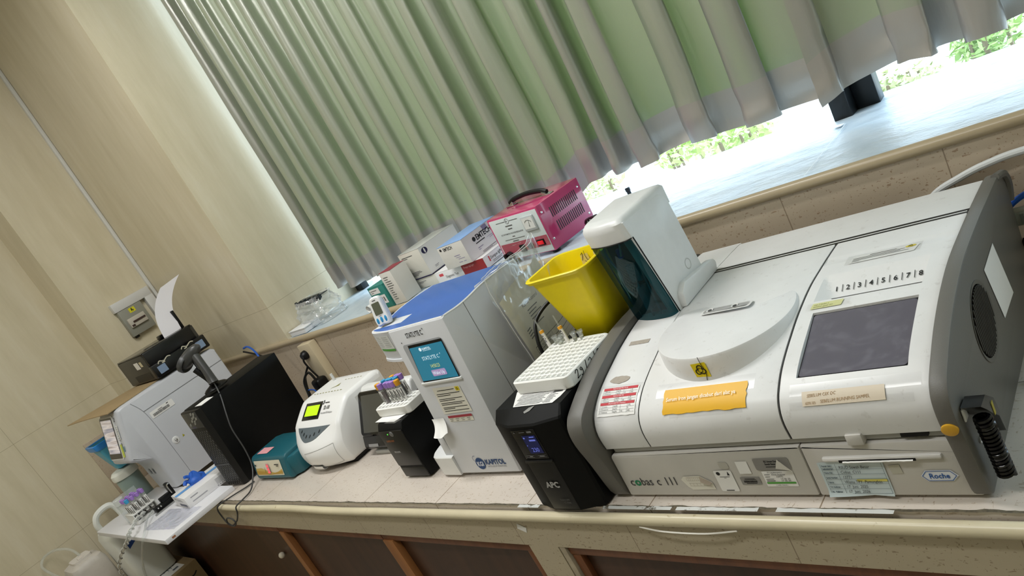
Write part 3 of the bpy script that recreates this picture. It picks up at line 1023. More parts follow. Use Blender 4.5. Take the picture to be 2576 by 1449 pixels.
tw = obj('tower', MB().loft([tring(z) for z in (.406, .43, .440)] + [[(x + (.18 - x) * .06, y + (.31 - y) * .06, .4465) for x, y, z in tring(.44)], [(x + (.18 - x) * .16, y + (.31 - y) * .16, .4495) for x, y, z in tring(.44)]]), WHITE, ra)
# white right wall and back, with rounded top rear corner
wp = [(.277, .232), (.238, .438)]
m = MB()
pts = [(.282, .230), (.2405, .440), (.36, .4365)] + [(.366 + .036 * math.sin(a), .4005 + .036 * math.cos(a)) for a in [PI / 2 * k / 8 for k in range(1, 9)]] + [(.412, .300), (.414, .270), (.416, .228)]
m.prism(pts, .214, .237, 'x', .003)
m.box(.13, .22, .372, .402, .228, .437, .01)
obj('tower_wall', m, WHITE, tw)
m = MB().lathe([(.0085, 0), (.0095, .0006), (.0105, .0006), (.0112, 0)], 24, Matrix.Translation((.2370, .372, .289)) @ Matrix.Rotation(PI / 2, 4, 'Y'), caps=False)
obj('round_button', m, mat('button ring', '#bcbdbb', .4), tw)
m = MB().prism([(.292, .236), (.297, .262), (.318, .276), (.44, .262), (.448, .252), (.44, .236)], .230, .2495, 'x', .004)
obj('hinge_foot', m, WHITE, tw)
# black inside and tubing seen through the tinted shell
m = MB().box(.135, .213, .30, .372, .232, .436)
inn = obj('probe_housing', m, mat('inner dark', '#10181c', .4), tw)
m = MB().box(.165, .19, .285, .30, .31, .345, .002)
m.box(.17, .185, .28, .30, .25, .30, .002)
m.cyl((.178, .283, .236), .0016, .09)
m.cyl((.203, .276, .24), .002, .17)
obj('probe_arm', m, mat('inner grey blue', '#5d7f8a', .4), tw)
m = MB().tube([(.15, .285, .42), (.146, .277, .38), (.158, .274, .34), (.15, .28, .31), (.162, .276, .29)], .0022, 6)
m.tube([(.17, .285, .43), (.185, .275, .40), (.176, .276, .37)], .002, 6)
obj('probe_tubing', m, mat('clear blue tube', '#9cc0c8', .3), tw)
obj('blue_clip', MB().box(.168, .178, .276, .284, .365, .385, .002), mat('blue clip', '#2a4fd0', .4), tw)
def tint():
    m = bpy.data.materials.new('tinted shell')
    t = NT(m)
    tr = t.add('ShaderNodeBsdfTransparent'); tr.inputs['Color'].default_value = lin('#4f8a93')
    gl = t.add('ShaderNodeBsdfGlossy'); gl.inputs['Roughness'].default_value = .04; gl.inputs['Color'].default_value = lin('#cfe4e6')
    df = t.add('ShaderNodeBsdfDiffuse'); df.inputs['Color'].default_value = lin('#134a52')
    m1 = t.add('ShaderNodeMixShader'); m1.inputs[0].default_value = .13
    t.link(tr.outputs[0], m1.inputs[1]); t.link(df.outputs[0], m1.inputs[2])
    m2 = t.add('ShaderNodeMixShader'); t.link(facing(t, 1.5), m2.inputs[0]); t.link(m1.outputs[0], m2.inputs[1]); t.link(gl.outputs[0], m2.inputs[2])
    t.link(m2.outputs[0], t.out.inputs['Surface'])
    return m
TINT = tint()
m = MB()
zs = [.230 + (.4065 - .230) * i / 6 for i in range(7)]
rings = []
for z in zs:
    R_ = tring(z, -.0005)
    rings.append([(x, y, z_) for x, y, z_ in R_[1:-1]])
m.loft(rings, caps=False, closed=False)
obj('tinted_shell', m, TINT, tw, label='dark teal see-through front shell')
m = MB()
ed = spline([(.2385, .2805, .236), (.2385, .262, .335), (.2385, .2495, .400), (.2385, .248, .407)], 4)
m.tube([tuple(p) for p in ed], .0012, 6, 0)
R_ = [(x, y - .0006, .4065) for x, y, z in tring(.4065, 0)[1:-2]]
m.tube(R_, .0011, 6, 0)
obj('shell_gasket', m, BLACK, tw)
# hanging barcode wand with coiled lead on the right cheek
hw = thing('handheld_reader', 'black handheld reader with coiled lead hanging on the grey cheek of the white analyzer', 'scanner', (.73, .06, 0.03))
m = MB().loft([[(.7190 + x, y, z) for x, y, z in ring] for ring in (
    [(0, .022, .152), (.022, .022, .152), (.022, .040, .135), (0, .040, .135)],
    [(0, .050, .150), (.022, .050, .150), (.022, .056, .118), (0, .056, .118)],
    [(0, .090, .118), (.018, .090, .118), (.018, .088, .092), (0, .088, .092)],
    [(0, .128, .052), (.010, .128, .052), (.010, .122, .044), (0, .122, .044)])])
obj('grip', m, mat('smoked black plastic', '#1d1b18', .3), hw)
obj('yellow_mark', MB().box(.7405, .7412, .060, .067, .112, .130), mat('dull yellow', '#9a8c2a', .5), hw)
m = MB()
A, B = Vector((.735, .034, .130)), Vector((.735, .048, .030))
ax = (B - A)
pts = []
n_t, k_ = 16, 14
for i in range(n_t * k_ + 1):
    t = i / (n_t * k_)
    a = 2 * PI * i / k_
    p = A + ax * t
    n1 = Vector((1, 0, 0)); n2 = ax.normalized().cross(n1)
    pts.append(p + (n1 * math.cos(a) + n2 * math.sin(a)) * .0085)
m.tube(pts, .0029, 6, 0)
obj('coiled_lead', m, mat('gloss black cord', '#0a0a0b', .18), hw)
obj('wall_clip', MB().box(.7168, .7195, .026, .040, .128, .146, .001), WHITE, hw)
# ------------------------------------------------------------------ black power supply with display
ap = thing('power_supply', 'tall black power backup unit with blue display beside the white analyzer', 'power supply', (.015, .2, 0))
plan = [(-.071, .016), (-.067, .013), (-.022, -.002), (.045, -.002), (.095, .014), (.099, .019), (.099, .440), (-.071, .440)]
def prg(z, push=0):
    return [(x, y + (push if y < .1 else 0), z) for x, y in plan]
m = MB().loft([prg(.003), prg(.198), prg(.202, .003), [(x, max(y, .034), .2185) for x, y in plan], ])
obj('case', m, BLACKM, ap, ang=20)
fpa = plane_map((0, -.002, 0), (1, 0, 0), (0, 0, 1), .0004)
m = MB().box(-.0185, .0415, -.0035, 0, .1255, .192, .001)
dp = obj('display_panel', m, BLACKG, ap)
m = MB().bars(lambda a, b, k=1: fpa(a, b, 6), [(.0035, .1395, .0375, .1800)])
lcd = obj('lcd', m, mat('lcd blue', '#0d1440', .3, emit=.5), dp, label='dim blue lit display')
m = MB().text('230', .0135, lambda u, v: fpa(.0125 + u, .1435 + v, 8), sx=.9)
m.bars(lambda a, b, k=1: fpa(a, b, 8), [(.018, .1675, .034, .1710), (.006, .1735, .010, .1765), (.022, .1755, .034, .1775), (.0055, .157, .0075, .159)])
obj('digits', m, mat('lcd lit', '#5a64b4', .4, emit=1.0), lcd)
m = MB().bars(lambda a, b, k=1: fpa(a, b, 6), [(-.012, .1865, -.009, .1885), (.002, .1868, .016, .1882), (.022, .1855, .034, .1895)])
m.bars(lambda a, b, k=1: fpa(a, b, 6), [(-.013, .1305, .008, .1312), (-.013, .1345, .008, .1352), (.018, .1305, .038, .1312), (.018, .1345, .038, .1352), (-.004, .132, .004, .134), (.022, .132, .034, .1338)])
obj('key_marks', m, mat('grey legend', '#77777a', .5), dp)
m = MB().box(-.0225, .0455, -.0030, .0, .005, .118, .002)
m.box(-.024, .047, -.0062, .0, .1185, .1235, .002)
fp2 = obj('front_panel', m, mat('satin black plastic', '#141414', .35), ap)
m = MB().text('APC', .0185, lambda u, v: fpa(-.004 + u, .060 + v, 9), sx=.95, font_w=.0007, shear=.08)
obj('logo_lettering', m, mat('silver lettering', '#b9b9b9', .35, metal=.3), fp2)
m = MB().text('Smart-UPS', .0056, lambda u, v: fpa(.011 + u, .0285 + v, 9)).text('C 1000', .0056, lambda u, v: fpa(.018 + u, .0215 + v, 9))
obj('model_lettering', m, mat('dim lettering', '#5c5c5c', .4), fp2)
m = MB().poly([(.010, .0235, .2119), (.022, .0300, .2158), (.036, .0325, .2175), (.026, .0240, .2124), (.014, .0205, .2103)])
for p in m.bm.verts: p.co.z += .0022
m.bars(lambda a, b, k=1: Vector((-.02 + a, .017 + b * .85 + a * .4, .2095 + b * .55 + a * .2)), [(0, 0, .014, .002), (.004, .003, .02, .004)])
obj('tape_scrap', m, mat('old tape', '#8f8f8c', .3), ap)
# printed sheet on its top
fz = plane_map((-.055, .05, .2187), (1, 0, 0), (0, 1, 0), .0005)
m = MB().poly([(-.024, .036, .2193), (.078, .036, .2193), (.084, .056, .2193), (.088, .16, .2193), (-.06, .16, .2193), (-.056, .09, .2193)])
sh = tag(obj('printed_sheet', m, PAPER, base=(.01, .1, .2187)), 'white printed sheet lying on the black power unit, under the large foam tray', 'paper')
m = MB()
random.seed(11)
for k in range(14):
    y = .040 + .0042 * k
    x0, x1 = -.022 + .0 * k, .038 + .012 * random.random()
    if k > 3: x0 = -.03
    m.bars(lambda a, b, k=1: Vector((a, b, .2197)), [(x0, y, x1, y + .0014)])
    if k < 9: m.bars(lambda a, b, k=1: Vector((a, b, .2197)), [(.050, y, .062 + .012 * random.random(), y + .0014)])
m.bars(lambda a, b, k=1: Vector((a, b, .2197)), [(.055, .072, .078, .088)])
obj('print_lines', m, GREY_INK, sh)
# large foam tray
FT = thing('foam_tray', 'large white foam tube tray marked 28/7/25 on the black power unit', 'tray', (-.048, .08, .2198), -.043)
obj('slab', perforated(.150, .156, .0265, 10, 10, .0060, .006), FOAM, FT)
m = MB()
ff = plane_map((.1502, .02, .004), (0, 1, 0), (0, 0, 1), .0004)
for st_ in ([(0, .014), (.004, .019), (.008, .016), (.003, .004), (.001, .001), (.009, .003)],
            [(.018, .016), (.014, .013), (.017, .009), (.019, .014), (.0185, .004), (.014, -.001), (.012, .002)],
            [(.028, -.001), (.034, .020)],
            [(.040, .013), (.046, .016), (.047, .010), (.043, .001)],
            [(.056, -.001), (.060, .020)],
            [(.067, .013), (.071, .017), (.075, .013), (.069, .003), (.067, .001), (.076, .003)],
            [(.092, .017), (.084, .016), (.083, .010), (.089, .011), (.091, .005), (.084, .001)]):
    m.stroke(ff, [(a * 1.12 + .004, b * .85 + .002) for a, b in st_], .0017)
obj('date_marking', m, INK, FT, label='handwritten black date 28/7/25')

# ------------------------------------------------------------------ small tubes and cups
def lathe_obj(name, prof, mt, par, seg=18):
    return obj(name, MB().lathe(prof, seg), mt, par)
def label_wrap(r, z0, z1, a0, a1, mt, par, name='label', marks=True):
    f = lambda u, v, k=0: Vector((math.cos(a0 + (a1 - a0) * u) * (r + .0002 + .0002 * k), math.sin(a0 + (a1 - a0) * u) * (r + .0002 + .0002 * k), z0 + (z1 - z0) * v))
    o = obj(name, MB().grid(lambda u, v: f(u, v), 10, 2), mt, par)
    if marks:
        m = MB()
        m.bars(lambda a, b, k=1: f(a, b, 1), [(.3, .15, .42, .85), (.5, .1, .58, .6), (.64, .3, .74, .9)])
        obj('label_marks', m, INK, o)
    return o
def blood_tube(label, loc, rot, cap, group, fill=.5, lab=True, h=.062, r=.0058, ang=-1.0, world_rz=0):
    t = thing('blood_tube', label, 'tube', loc, rot=rot, group=group)
    lathe_obj('glass_body', [(0, 0), (r * .7, .001), (r, .005), (r, h), (r * .9, h)], CLEAR, t)
    if fill:
        lathe_obj('blood', [(0, .001), (r * .6, .002), (r * .86, .006), (r * .86, h * fill), (0, h * fill)], BLOOD, t)
    lathe_obj('cap', [(r * .8, h - .006), (r * 1.2, h - .005), (r * 1.3, h + .004), (r * 1.25, h + .009), (r * .8, h + .010), (0, h + .009)], cap, t)
    if lab:
        label_wrap(r, h * .12, h * .8, ang - 1.5, ang + 1.3, PAPER, t)
    return t
# two slim labelled tubes and five cups at the back of the large foam tray
random.seed(21)
zt_ = .2198 + .0205
for i, (x, y, lb) in enumerate(((-.046, .222, 'slim capillary tube with orange ring and label, left one in the large foam tray'), (.004, .224, 'slim capillary tube with orange ring and label, right one in front of the yellow bin'))):
    t = thing('slim_tube', lb, 'tube', (x, y, zt_), rot=(-.10, -.16, 0), group='tubes in the large foam tray')
    lathe_obj('glass_body', [(0, 0), (.004, .001), (.0042, .04), (.0032, .041)], mat('label white tube', '#e8e6e0', .5), t)
    lathe_obj('orange_ring', [(.0043, .0345), (.0049, .035), (.0049, .0405), (.0030, .041)], ORANGE, t)
    lathe_obj('capillary', [(.0020, .040), (.0017, .060), (.0012, .066), (0, .066)], CLEAR, t, 10)
    m = MB()
    f = lambda u, v, k=1: Vector((math.cos(-1.5 + u / .0043) * .0045, math.sin(-1.5 + u / .0043) * .0045, v))
    m.text('MIRAT' if i else '10 TJAK', .0062, lambda u, v: f(.002 - v, .033 - u), sx=.9, font_w=.0002)
    obj('handwriting', m, INK, t)
for i, (x, y, lb) in enumerate(((-.028, .226, 'clear sample cup, first from the left beside the left slim tube'), (-.012, .230, 'clear sample cup, second from the left in the foam tray'), (-.010, .216, 'clear sample cup with white label in front of the others'), (.022, .226, 'clear sample cup just right of the right slim tube'), (.038, .228, 'clear flared sample cup at the right end, against the yellow bin'))):
    t = thing('sample_cup', lb, 'cup', (x, y, zt_), rot=(-.08, -.06 + .02 * i, 0), group='sample cups in the large foam tray')
    lathe_obj('cup', [(0, 0), (.004, .001), (.0048, .010), (.0050, .016), (.0068, .0175), (.0068, .022), (.0062, .022), (.0060, .018), (.0044, .016), (.0040, .003)], glass('cup plastic', '#f3f5f4', .16, .05, 1.45), t)
    lathe_obj('serum', [(0, .0015), (.0038, .002), (.0042, .009), (0, .009)], mat('serum', '#8f8a5a', .2) if i == 3 else mat('pale serum', '#c9c7b4', .2), t, 12)

# ------------------------------------------------------------------ yellow sharps bin
YB = mat('yellow plastic', '#efd90f', .35, var=.05, vscale=25)
bn = thing('sharps_bin', 'yellow open plastic bin standing behind the foam tray', 'bin', (.035, .31, .219))
def bring(z, grow=0, rad=.02):
    q = (z - .219) / (.382 - .219)
    x0, x1 = -.004 + (-.040 + .004) * q - grow, .083 + (.110 - .083) * q + grow
    y0, y1 = .272 + (.240 - .272) * q - grow, .352 + (.362 - .352) * q + grow
    return [(x, y - .008 * math.sin(PI * min(1, max(0, (x - x0) / (x1 - x0)))) * (1 if y < (y0 + y1) / 2 else 0), z) for x, y in rrect(x0, x1, y0, y1, rad, 7)]
m = MB().loft([bring(.220, -.004, .014), bring(.226, 0, .016), bring(.30), bring(.375), bring(.376, .005, .022), bring(.3825, .007, .024), bring(.384, .005, .022), bring(.3835, -.001), bring(.374, -.0025), bring(.30, -.003), bring(.228, -.004, .014), [( .04, .312, .2265)] * 28])
obj('tub', m, YB, bn)
def inwall(x, z, y=None):
    return Vector((x, bring(z)[14][1] - .0045 if y is None else y, z))
m = MB().poly([inwall(.018, .345), inwall(.042, .347), inwall(.041, .372), inwall(.021, .371)])
st = obj('label_remnant', m, mat('label remnant', '#d9c87a', .6), bn)
m = MB()
fb = lambda u, v, k=1: inwall(.018 + u, .345 + v) + Vector((0, -.0008, 0))
m.stroke(fb, [(.006, .026), (.011, .030), (.009, .022), (.005, .014)], .0013).stroke(fb, [(.017, .034), (.016, .022), (.018, .012)], .0010).stroke(fb, [(.010, .012), (.018, .009), (.022, .014)], .001)
obj('scribble', m, INK, st)
m = MB().poly([inwall(.055, .362), inwall(.066, .362), inwall(.066, .371), inwall(.056, .371)])
obj('tape_patch', m, mat('tape patch', '#cfc3a0', .5), bn)
m = MB().poly([(-.030, .318, .3855), (-.026, .302, .3845), (-.0265, .298, .362), (-.030, .308, .372)])
obj('torn_paper', m, PAPER, bn)

# ------------------------------------------------------------------ clear bag with forms beside the electrolyte analyzer
bg = thing('form_sleeve', 'clear plastic bag holding printed forms, propped on the grey analyzer side', 'plastic bag', (-.17, .36, 0))
def bagf(u, v, d=0):
    y = .268 + u * .19
    z = .10 + v * .30 if v > -.3 else .0075
    x = -.196 + .030 * (1 - v) + .012 * math.sin(u * PI) * v + d
    if v > .85:
        x += (.012 * math.sin(u * 9) + .006) * (v - .85) / .15
        z += .012 * math.sin(u * 5 + 1) * (v - .85) / .15 + .03 * u * (v - .85) / .15
    x += .0016 * noise.noise((u * 9, v * 7, d * 50)) + .010 * max(0, v - .66) / .34 * noise.noise((u * 11, v * 13, d * 90)) + .004 * max(0, v - .7) / .3 * noise.noise((u * 29, v * 31, d * 70))
    return Vector((x, y, z))
m = MB().grid(lambda u, v: bagf(u, -.308 + 1.308 * v, .022), 40, 50)
m.grid(lambda u, v: bagf(u, -.308 + 1.308 * v, .006), 20, 24)
obj('bag', m, SHEET, bg)
m = MB()
for u_ in (0, 1):
    m.tube([tuple(bagf(u_, -.30 + 1.3 * k / 30, .014)) for k in range(31)], .0011, 5, 0)
for d_ in (.022, .006):
    m.tube([tuple(bagf(k / 40, 1, d_)) for k in range(41)], .0008, 5, 0)
obj('bag_seams', m, glass('seam film', '#ffffff', .5, .15, 1.8), bg)
FORM = mat('cream form paper', '#e2dcc9', .65, var=.05)
def formf(u, v, d=.013):
    return bagf(.04 + u * .92, -.25 + v * (1.06 + .12 * u + .02 * math.sin(u * 6)), d)
m = MB().grid(lambda u, v: formf(u, v), 24, 24)
fm = obj('form', m, FORM, bg)
m = MB()
g = lambda a, b, k=1: formf(a, b, .0150)
m.text('Kartu Kontrol', .055, lambda u, v: g(.26 + u * 1.1, .83 + v * .75), sx=1)
for k in range(6):
    m.bars(g, [(.30, .79 - .022 * k, .30 + (.22, .17, .25, .2, .14, .2)[k], .797 - .022 * k)])
for k in range(4):
    m.bars(g, [(.12, .70 - .02 * k, .2, .708 - .02 * k)])
m.bars(g, [(.10, .575, .95, .579), (.10, .53, .95, .534), (.10, .05, .104, .579), (.30, .05, .304, .579), (.48, .05, .484, .579)])
for k in range(14):
    m.bars(g, [(.10, .50 - .034 * k, .95, .5015 - .034 * k)])
m.text('WAKTU', .04, lambda u, v: g(.12 + u, .541 + v * .6))
m.text('HASIL', .04, lambda u, v: g(.34 + u, .541 + v * .6))
obj('form_print', m, GREY_INK, fm)
# black power lead looping up behind the foam tray
m = MB().tube([(-.05, .38, .300), (-.085, .33, .302), (-.108, .285, .283), (-.108, .262, .255), (-.104, .25, .215), (-.10, .26, .12), (-.098, .32, .02), (-.098, .40, .006)], .0042, 10)
tag(obj('power_lead', m, CABLE_B, base=(-.1, .3, 0)), 'black cable looping in front of the bagged forms behind the foam tray', 'cable')

# ------------------------------------------------------------------ electrolyte analyzer (white, blue lid)
SG = mat('light grey plastic', '#d0d2d6', .4, var=.02)
sa = thing('electrolyte_analyzer', 'tall light grey analyzer with wavy blue lid and blue lit screen', 'analyzer', (-.36, .26, 0))
top = [(.139, .393), (.150, .3945), (.19, .3915), (.23, .392), (.28, .396), (.34, .396), (.412, .392)]
tp = [(p.y, p.z) for p in spline([(0, a, b) for a, b in top], 4)]
body = [(.412, .008), (.114, .008), (.110, .012)] + tp
m = MB().prism(body, -.403, -.204, 'x', .002)
obj('body', m, SG, sa)
# side seam
f = lambda y, z: Vector((-.2035, y, z))
m = MB().bars(lambda a, b, k=1: Vector((-.2036, .209 + a + (b - .2) * .0, b)), [(0, .01, .0012, .3915)])
obj('side_seam', m, GREY_INK, sa)
# left head, recess and sample probe foot
def head(z):
    return [(-.515 + (.012 if q == 0 else 0), y, z) for q, y in ((0, .412),)]
hp = [(-.404, .142)] + [(-.404 - .11 * k / 8, .142 + .020 * (k / 8) ** 2 + .001 * k) for k in range(1, 8)] + [(-.514, .176), (-.516, .19), (-.516, .412), (-.404, .412)]
m = MB().loft([[(x, y - (.003 if y < .3 else 0), .322) for x, y in hp], [(x, y - .004 if y < .3 else y, .316) for x, y in hp], [(x, y, .318) for x, y in hp], [(x, y, .393) for x, y in hp]])
obj('probe_head', m, SG, sa)
m = MB().box(-.512, -.404, .235, .412, .008, .318)
arc = [(-.404, .318), (-.452, .318)] + [(-.452 + .035 * math.sin(a), .283 + .035 * math.cos(a)) for a in [PI / 2 * k / 8 for k in range(1, 9)]] + [(-.417, .06), (-.404, .06)]
m.prism(arc, .150, .24, 'y')
obj('recess', m, mat('recess plastic', '#c4c5c6', .45), sa)
bp_ = [(-.404, .107), (-.466, .109), (-.482, .115), (-.494, .130), (-.502, .155), (-.506, .20), (-.506, .26), (-.404, .26)]
m = MB().loft([[(x, y, z) for x, y in bp_] for z in (.008, .05, .058)] + [[(x + .003, y + .003, .061) for x, y in bp_]])
obj('foot', m, WHITE, sa)
obj('probe_clip', MB().box(-.432, -.404, .122, .14, .118, .127, .003), mat('clip blue', '#2f5fae', .4), sa)
obj('probe_column', MB().prism([(-.404, .06), (-.432, .06), (-.425, .118), (-.404, .118)], .116, .15, 'y', .002), SG, sa)
# feet under the body
m = MB()
for x in (-.38, -.24):
    for y in (.14, .38):
        m.cyl((x, y, .0008), .012, .0082)
m.cyl((-.47, .23, .0008), .012, .0082)
obj('rubber_feet', m, BLACK, sa)
# blue lid
BLU = mat('blue lid plastic', '#3763b4', .25, var=.04, vscale=8)
def topz(y):
    for a, b in zip(tp, tp[1:]):
        if a[0] <= y <= b[0]:
            return a[1] + (b[1] - a[1]) * (y - a[0]) / (b[0] - a[0])
    return tp[0][1] if y < tp[0][0] else tp[-1][1]
xl0 = [-.207, -.512]
def lidf(u, v):
    x = -.2075 - .3045 * u
    yf = .1425 if x > -.404 else .1425 + .024 * ((-.404 - x) / .11) ** 2 + .010 * (-.404 - x) / .11
    y = yf + .003 + (.409 - yf - .003) * v
    return Vector((x, y, topz(y) + .0012))
m = MB().grid(lidf, 30, 30)
obj('blue_lid', m, BLU, sa, label='glossy blue wavy lid')
m = MB()
rim = [lidf(u, 0) for u in [i / 30 for i in range(31)]]
m.tube([tuple(p + Vector((0, -.002, -.0015))) for p in rim], .0026, 6, 0)
m.tube([tuple(lidf(0, v) + Vector((.0015, 0, -.0012))) for v in [i / 24 for i in range(25)]], .0024, 6, 0)
m.tube([tuple(lidf(1, v) + Vector((-.0015, 0, -.0012))) for v in [i / 24 for i in range(25)]], .0024, 6, 0)
obj('white_rim', m, WHITE, sa)
m = MB().bars(lambda a, b, k=1: lidf(a, b) + Vector((0, 0, .0006)), [(.02, .83, .05, .98)])
m.poly([lidf(.012, .45) + Vector((0, 0, .0007)), lidf(.05, .50) + Vector((0, 0, .0007)), lidf(.03, .62) + Vector((0, 0, .0007))])
obj('grey_tape', m, mat('silver tape', '#a5a9b0', .3), sa)
# front panel details
fo = plane_map((-.403, .1088, .0065), (1, 0, 0), (0, .029, .381), .0006)
m = MB()
ri = [fo(u, v, 1) for u, v in rrect(.0275, .1675, .2515, .3500, .008)]
rj = [fo(u, v, 1) - Vector((0, 0, 0)) for u, v in rrect(.041, .1655, .2525, .3475, .002)]
m.poly(ri)
obj('screen_surround', m, mat('surround grey', '#aaadb2', .5), sa)
m = MB().poly([fo(.0365, .253, 3), fo(.166, .2505, 3), fo(.167, .3462, 3), fo(.047, .3468, 3)])
bz = obj('screen_frame', m, BLACK, sa)
m = MB().poly([fo(.0385, .2565, 4), fo(.1635, .2540, 4), fo(.1650, .3400, 4), fo(.0490, .3400, 4)])
SCR = mat('lit screen', '#2b7f9e', .2, emit=.35)
sc_ = obj('screen', m, SCR, bz, label='blue lit screen reading STATLYTE C+')
m = MB()
m.text('KAPITOL', .0072, lambda u, v: fo(.092 + u, .3300 + v, 6), font_w=.0002)
m.text('STATLYTE C', .0128, lambda u, v: fo(.0760 + u, .3055 + v, 6), sx=.85).text('+', .008, lambda u, v: fo(.1395 + u, .312 + v, 6))
m.poly([fo(.085 + .0045 * math.cos(a), .3325 + .0045 * math.sin(a), 6) for a in [2 * PI * k / 20 for k in range(20)]])
m.bars(lambda a, b, k=1: fo(a, b, 6), [(.092, .3275, .121, .3283)])
obj('screen_print', m, mat('screen white', '#cfe3ea', .4, emit=.7), sc_)
m = MB().text('14:50:23', .0125, lambda u, v: fo(.0905 + u, .2850 + v, 6), sx=.78)
obj('clock_print', m, mat('screen yellow', '#cfd27a', .4, emit=.6), sc_)
bt = obj('wake_button', MB().poly([fo(u, v, 6) for u, v in rrect(.0850, .1340, .2640, .2795, .003)]), mat('screen mauve', '#a58fb8', .4, emit=.5), sc_)
m = MB().text('Wake Up', .0118, lambda u, v: fo(.1095 + u, .2680 + v, 8), 'CENTER', sx=.88)
obj('button_print', m, mat('screen white', '#cfe3ea', .4), bt)
m = MB().bars(lambda a, b, k=1: fo(a, b - (a - .03) * .012, 8) + Vector((0, -.003, 0)), [(.028, .2465, .171, .2540)])
m.box(-.375, -.233, .124, .130, .2525, .2590, .001)
obj('screen_ledge', MB().box(-.375, -.233, .1235, .131, .2515, .2585, .0015), WHITE, sa)
m = MB().text('STATLYTE C', .0165, lambda u, v: fo(.0560 + u, .3640 + v), sx=.66, font_w=.0003).text('+', .012, lambda u, v: fo(.1175 + u, .3725 + v))
m.poly([fo(.0300 + .0016 * math.cos(a), .3560 + .0016 * math.sin(a)) for a in [2 * PI * k / 10 for k in range(10)]])
obj('model_lettering', m, INK, sa)
# notice, limits table, maker emblem
st = obj('notice_label', MB().poly([fo(.0525, .2352), fo(.1475, .2318), fo(.1490, .1670), fo(.0490, .1662)]), PAPER_Y, sa, label='cream printed notice with hazard symbol')
m = MB()
random.seed(8)
for k, v in enumerate((.2255, .2165, .2120, .2035, .1995, .1930, .1890, .1815, .1780, .1725)):
    m.bars(lambda a, b, k=1: fo(a, b, 2), [(.058 if k else .066, v, (.125, .139, .105, .139, .112, .141, .13, .143, .098, .143)[k], v + .0015)])
obj('print_lines', m, INK, st)
o = obj('hazard_patch', MB().poly([fo(u, v, 2) for u, v in ((.1300, .2310), (.1430, .2305), (.1430, .2205), (.1305, .2210))]), BIO_Y, st)
m = MB(); biohazard(m, lambda a, b, k=1: fo(.1367 + a, .2257 + b, 3), .0042)
obj('hazard_symbol', m, INK, o)
st = obj('limits_table', MB().poly([fo(.0555, .1618), fo(.1420, .1605), fo(.1395, .1440), fo(.0560, .1450)]), PAPER_Y, sa, label='small white table with dark red heading')
obj('heading_bar', MB().bars(lambda a, b, k=1: fo(a, b, 2), [(.0575, .1550, .1410, .1610)]), mat('dark red', '#9c3540', .6), st)
m = MB()
for x in (.060, .08, .1, .12):
    m.bars(lambda a, b, k=1: fo(a, b, 2), [(x, .1515, x + .012, .1525), (x, .1470, x + .010, .1480)])
obj('print_lines', m, GREY_INK, st)
m = MB().poly([fo(.0850 + .0150 * math.cos(a), .0300 + .0155 * math.sin(a)) for a in [2 * PI * k / 36 for k in range(36)]])
em = obj('maker_emblem', m, NAVY, sa)
obj('emblem_letters', MB().text('KGI', .0165, lambda u, v: fo(.0855 + u, .0240 + v, 2), 'CENTER', sx=.8, font_w=.0004), mat('emblem white', '#dfe3ea', .4), em)
m = MB().text('KAPITOL', .0185, lambda u, v: fo(.1030 + u, .0270 + v), sx=.90, font_w=.0006)
m.stroke(fo, [(.070, .036), (.066, .044), (.070, .050), (.077, .0505)], .0009)
obj('maker_lettering', m, NAVY, sa)
obj('maker_subtitle', MB().text('KAPITOL GROUP INTERNATIONAL', .0056, lambda u, v: fo(.1050 + u, .0195 + v), sx=.72), GREY_INK, sa)
def lf(u, v, k=1):
    return Vector((-.404 - .11 * u, .142 + .020 * u * u + .009 * u - .0009 * k, .322 + v))
st = obj('side_label', MB().grid(lambda a, b: lf(.80 - .68 * a, .022 + .042 * b), 8, 2), mat('pale label', '#d6d8d6', .5), sa, label='small white label with green band')
obj('green_band', MB().grid(lambda a, b: lf(.80 - .68 * a, .022 + .006 * b, 1.6), 8, 1), mat('green band', '#4f9a3a', .5), st)
m = MB()
for k in range(6):
    m.bars(lambda a, b, k=1: lf(a, b, 2), [(.74, .034 + .005 * k, .55, .035 + .005 * k), (.45, .034 + .005 * k, .2, .035 + .005 * k)])
obj('print_lines', m, mat('faint print', '#a3a7a5', .6), st)
def tornf(u, v):
    q = fo(.002 + u * .044 + (.008 * v - .008) , .157 - v * .034, 1)
    return q + Vector((0, -.020 * v * v * (1 + .5 * math.sin(u * 4)) - .003 * math.sin(u * 9) * v, .003 * math.sin(u * 8) * v))
obj('torn_paper', MB().grid(tornf, 14, 14), PAPER, sa, label='curled torn white paper taped on the front')

# kitchen timer on the lid
tm = thing('kitchen_timer', 'white egg-shaped digital timer with three blue buttons on the blue lid', 'timer', (-.468, .185, .3955), rot=(-.26, 0, .42))
tm.scale = (.92, 1, 1.10)
def tprof(k):
    return [(x, z) for x, z in ((.0, .004), (.014, .002), (.020, .006), (.022, .02), (.0195, .045), (.0165, .060), (.011, .0665), (0, .068))]
out = [(x, z) for x, z in tprof(0)] + [(-x, z) for x, z in tprof(0)[-2:0:-1]]
sm = [(p.x, p.z) for p in spline([(x, 0, z) for x, z in out + out[:1]], 4)[:-1]]
cxm, czm = 0, .034
def tr(y, q):
    return [((x - cxm) * q, y, (z - czm) * q + czm) for x, z in sm]
m = MB().loft([tr(.0, .90), tr(.002, .97), tr(.006, 1), tr(.014, 1), tr(.018, .93), tr(.0195, .85)])
obj('case', m, mat('timer white', '#e9e9e7', .3), tm)
tf = plane_map((0, 0, 0), (1, 0, 0), (0, 0, 1), .0006)
obj('lcd', MB().poly([tf(u, v) for u, v in rrect(-.0118, .0118, .0270, .0545, .002)]), mat('timer lcd', '#5d604f', .25), tm)
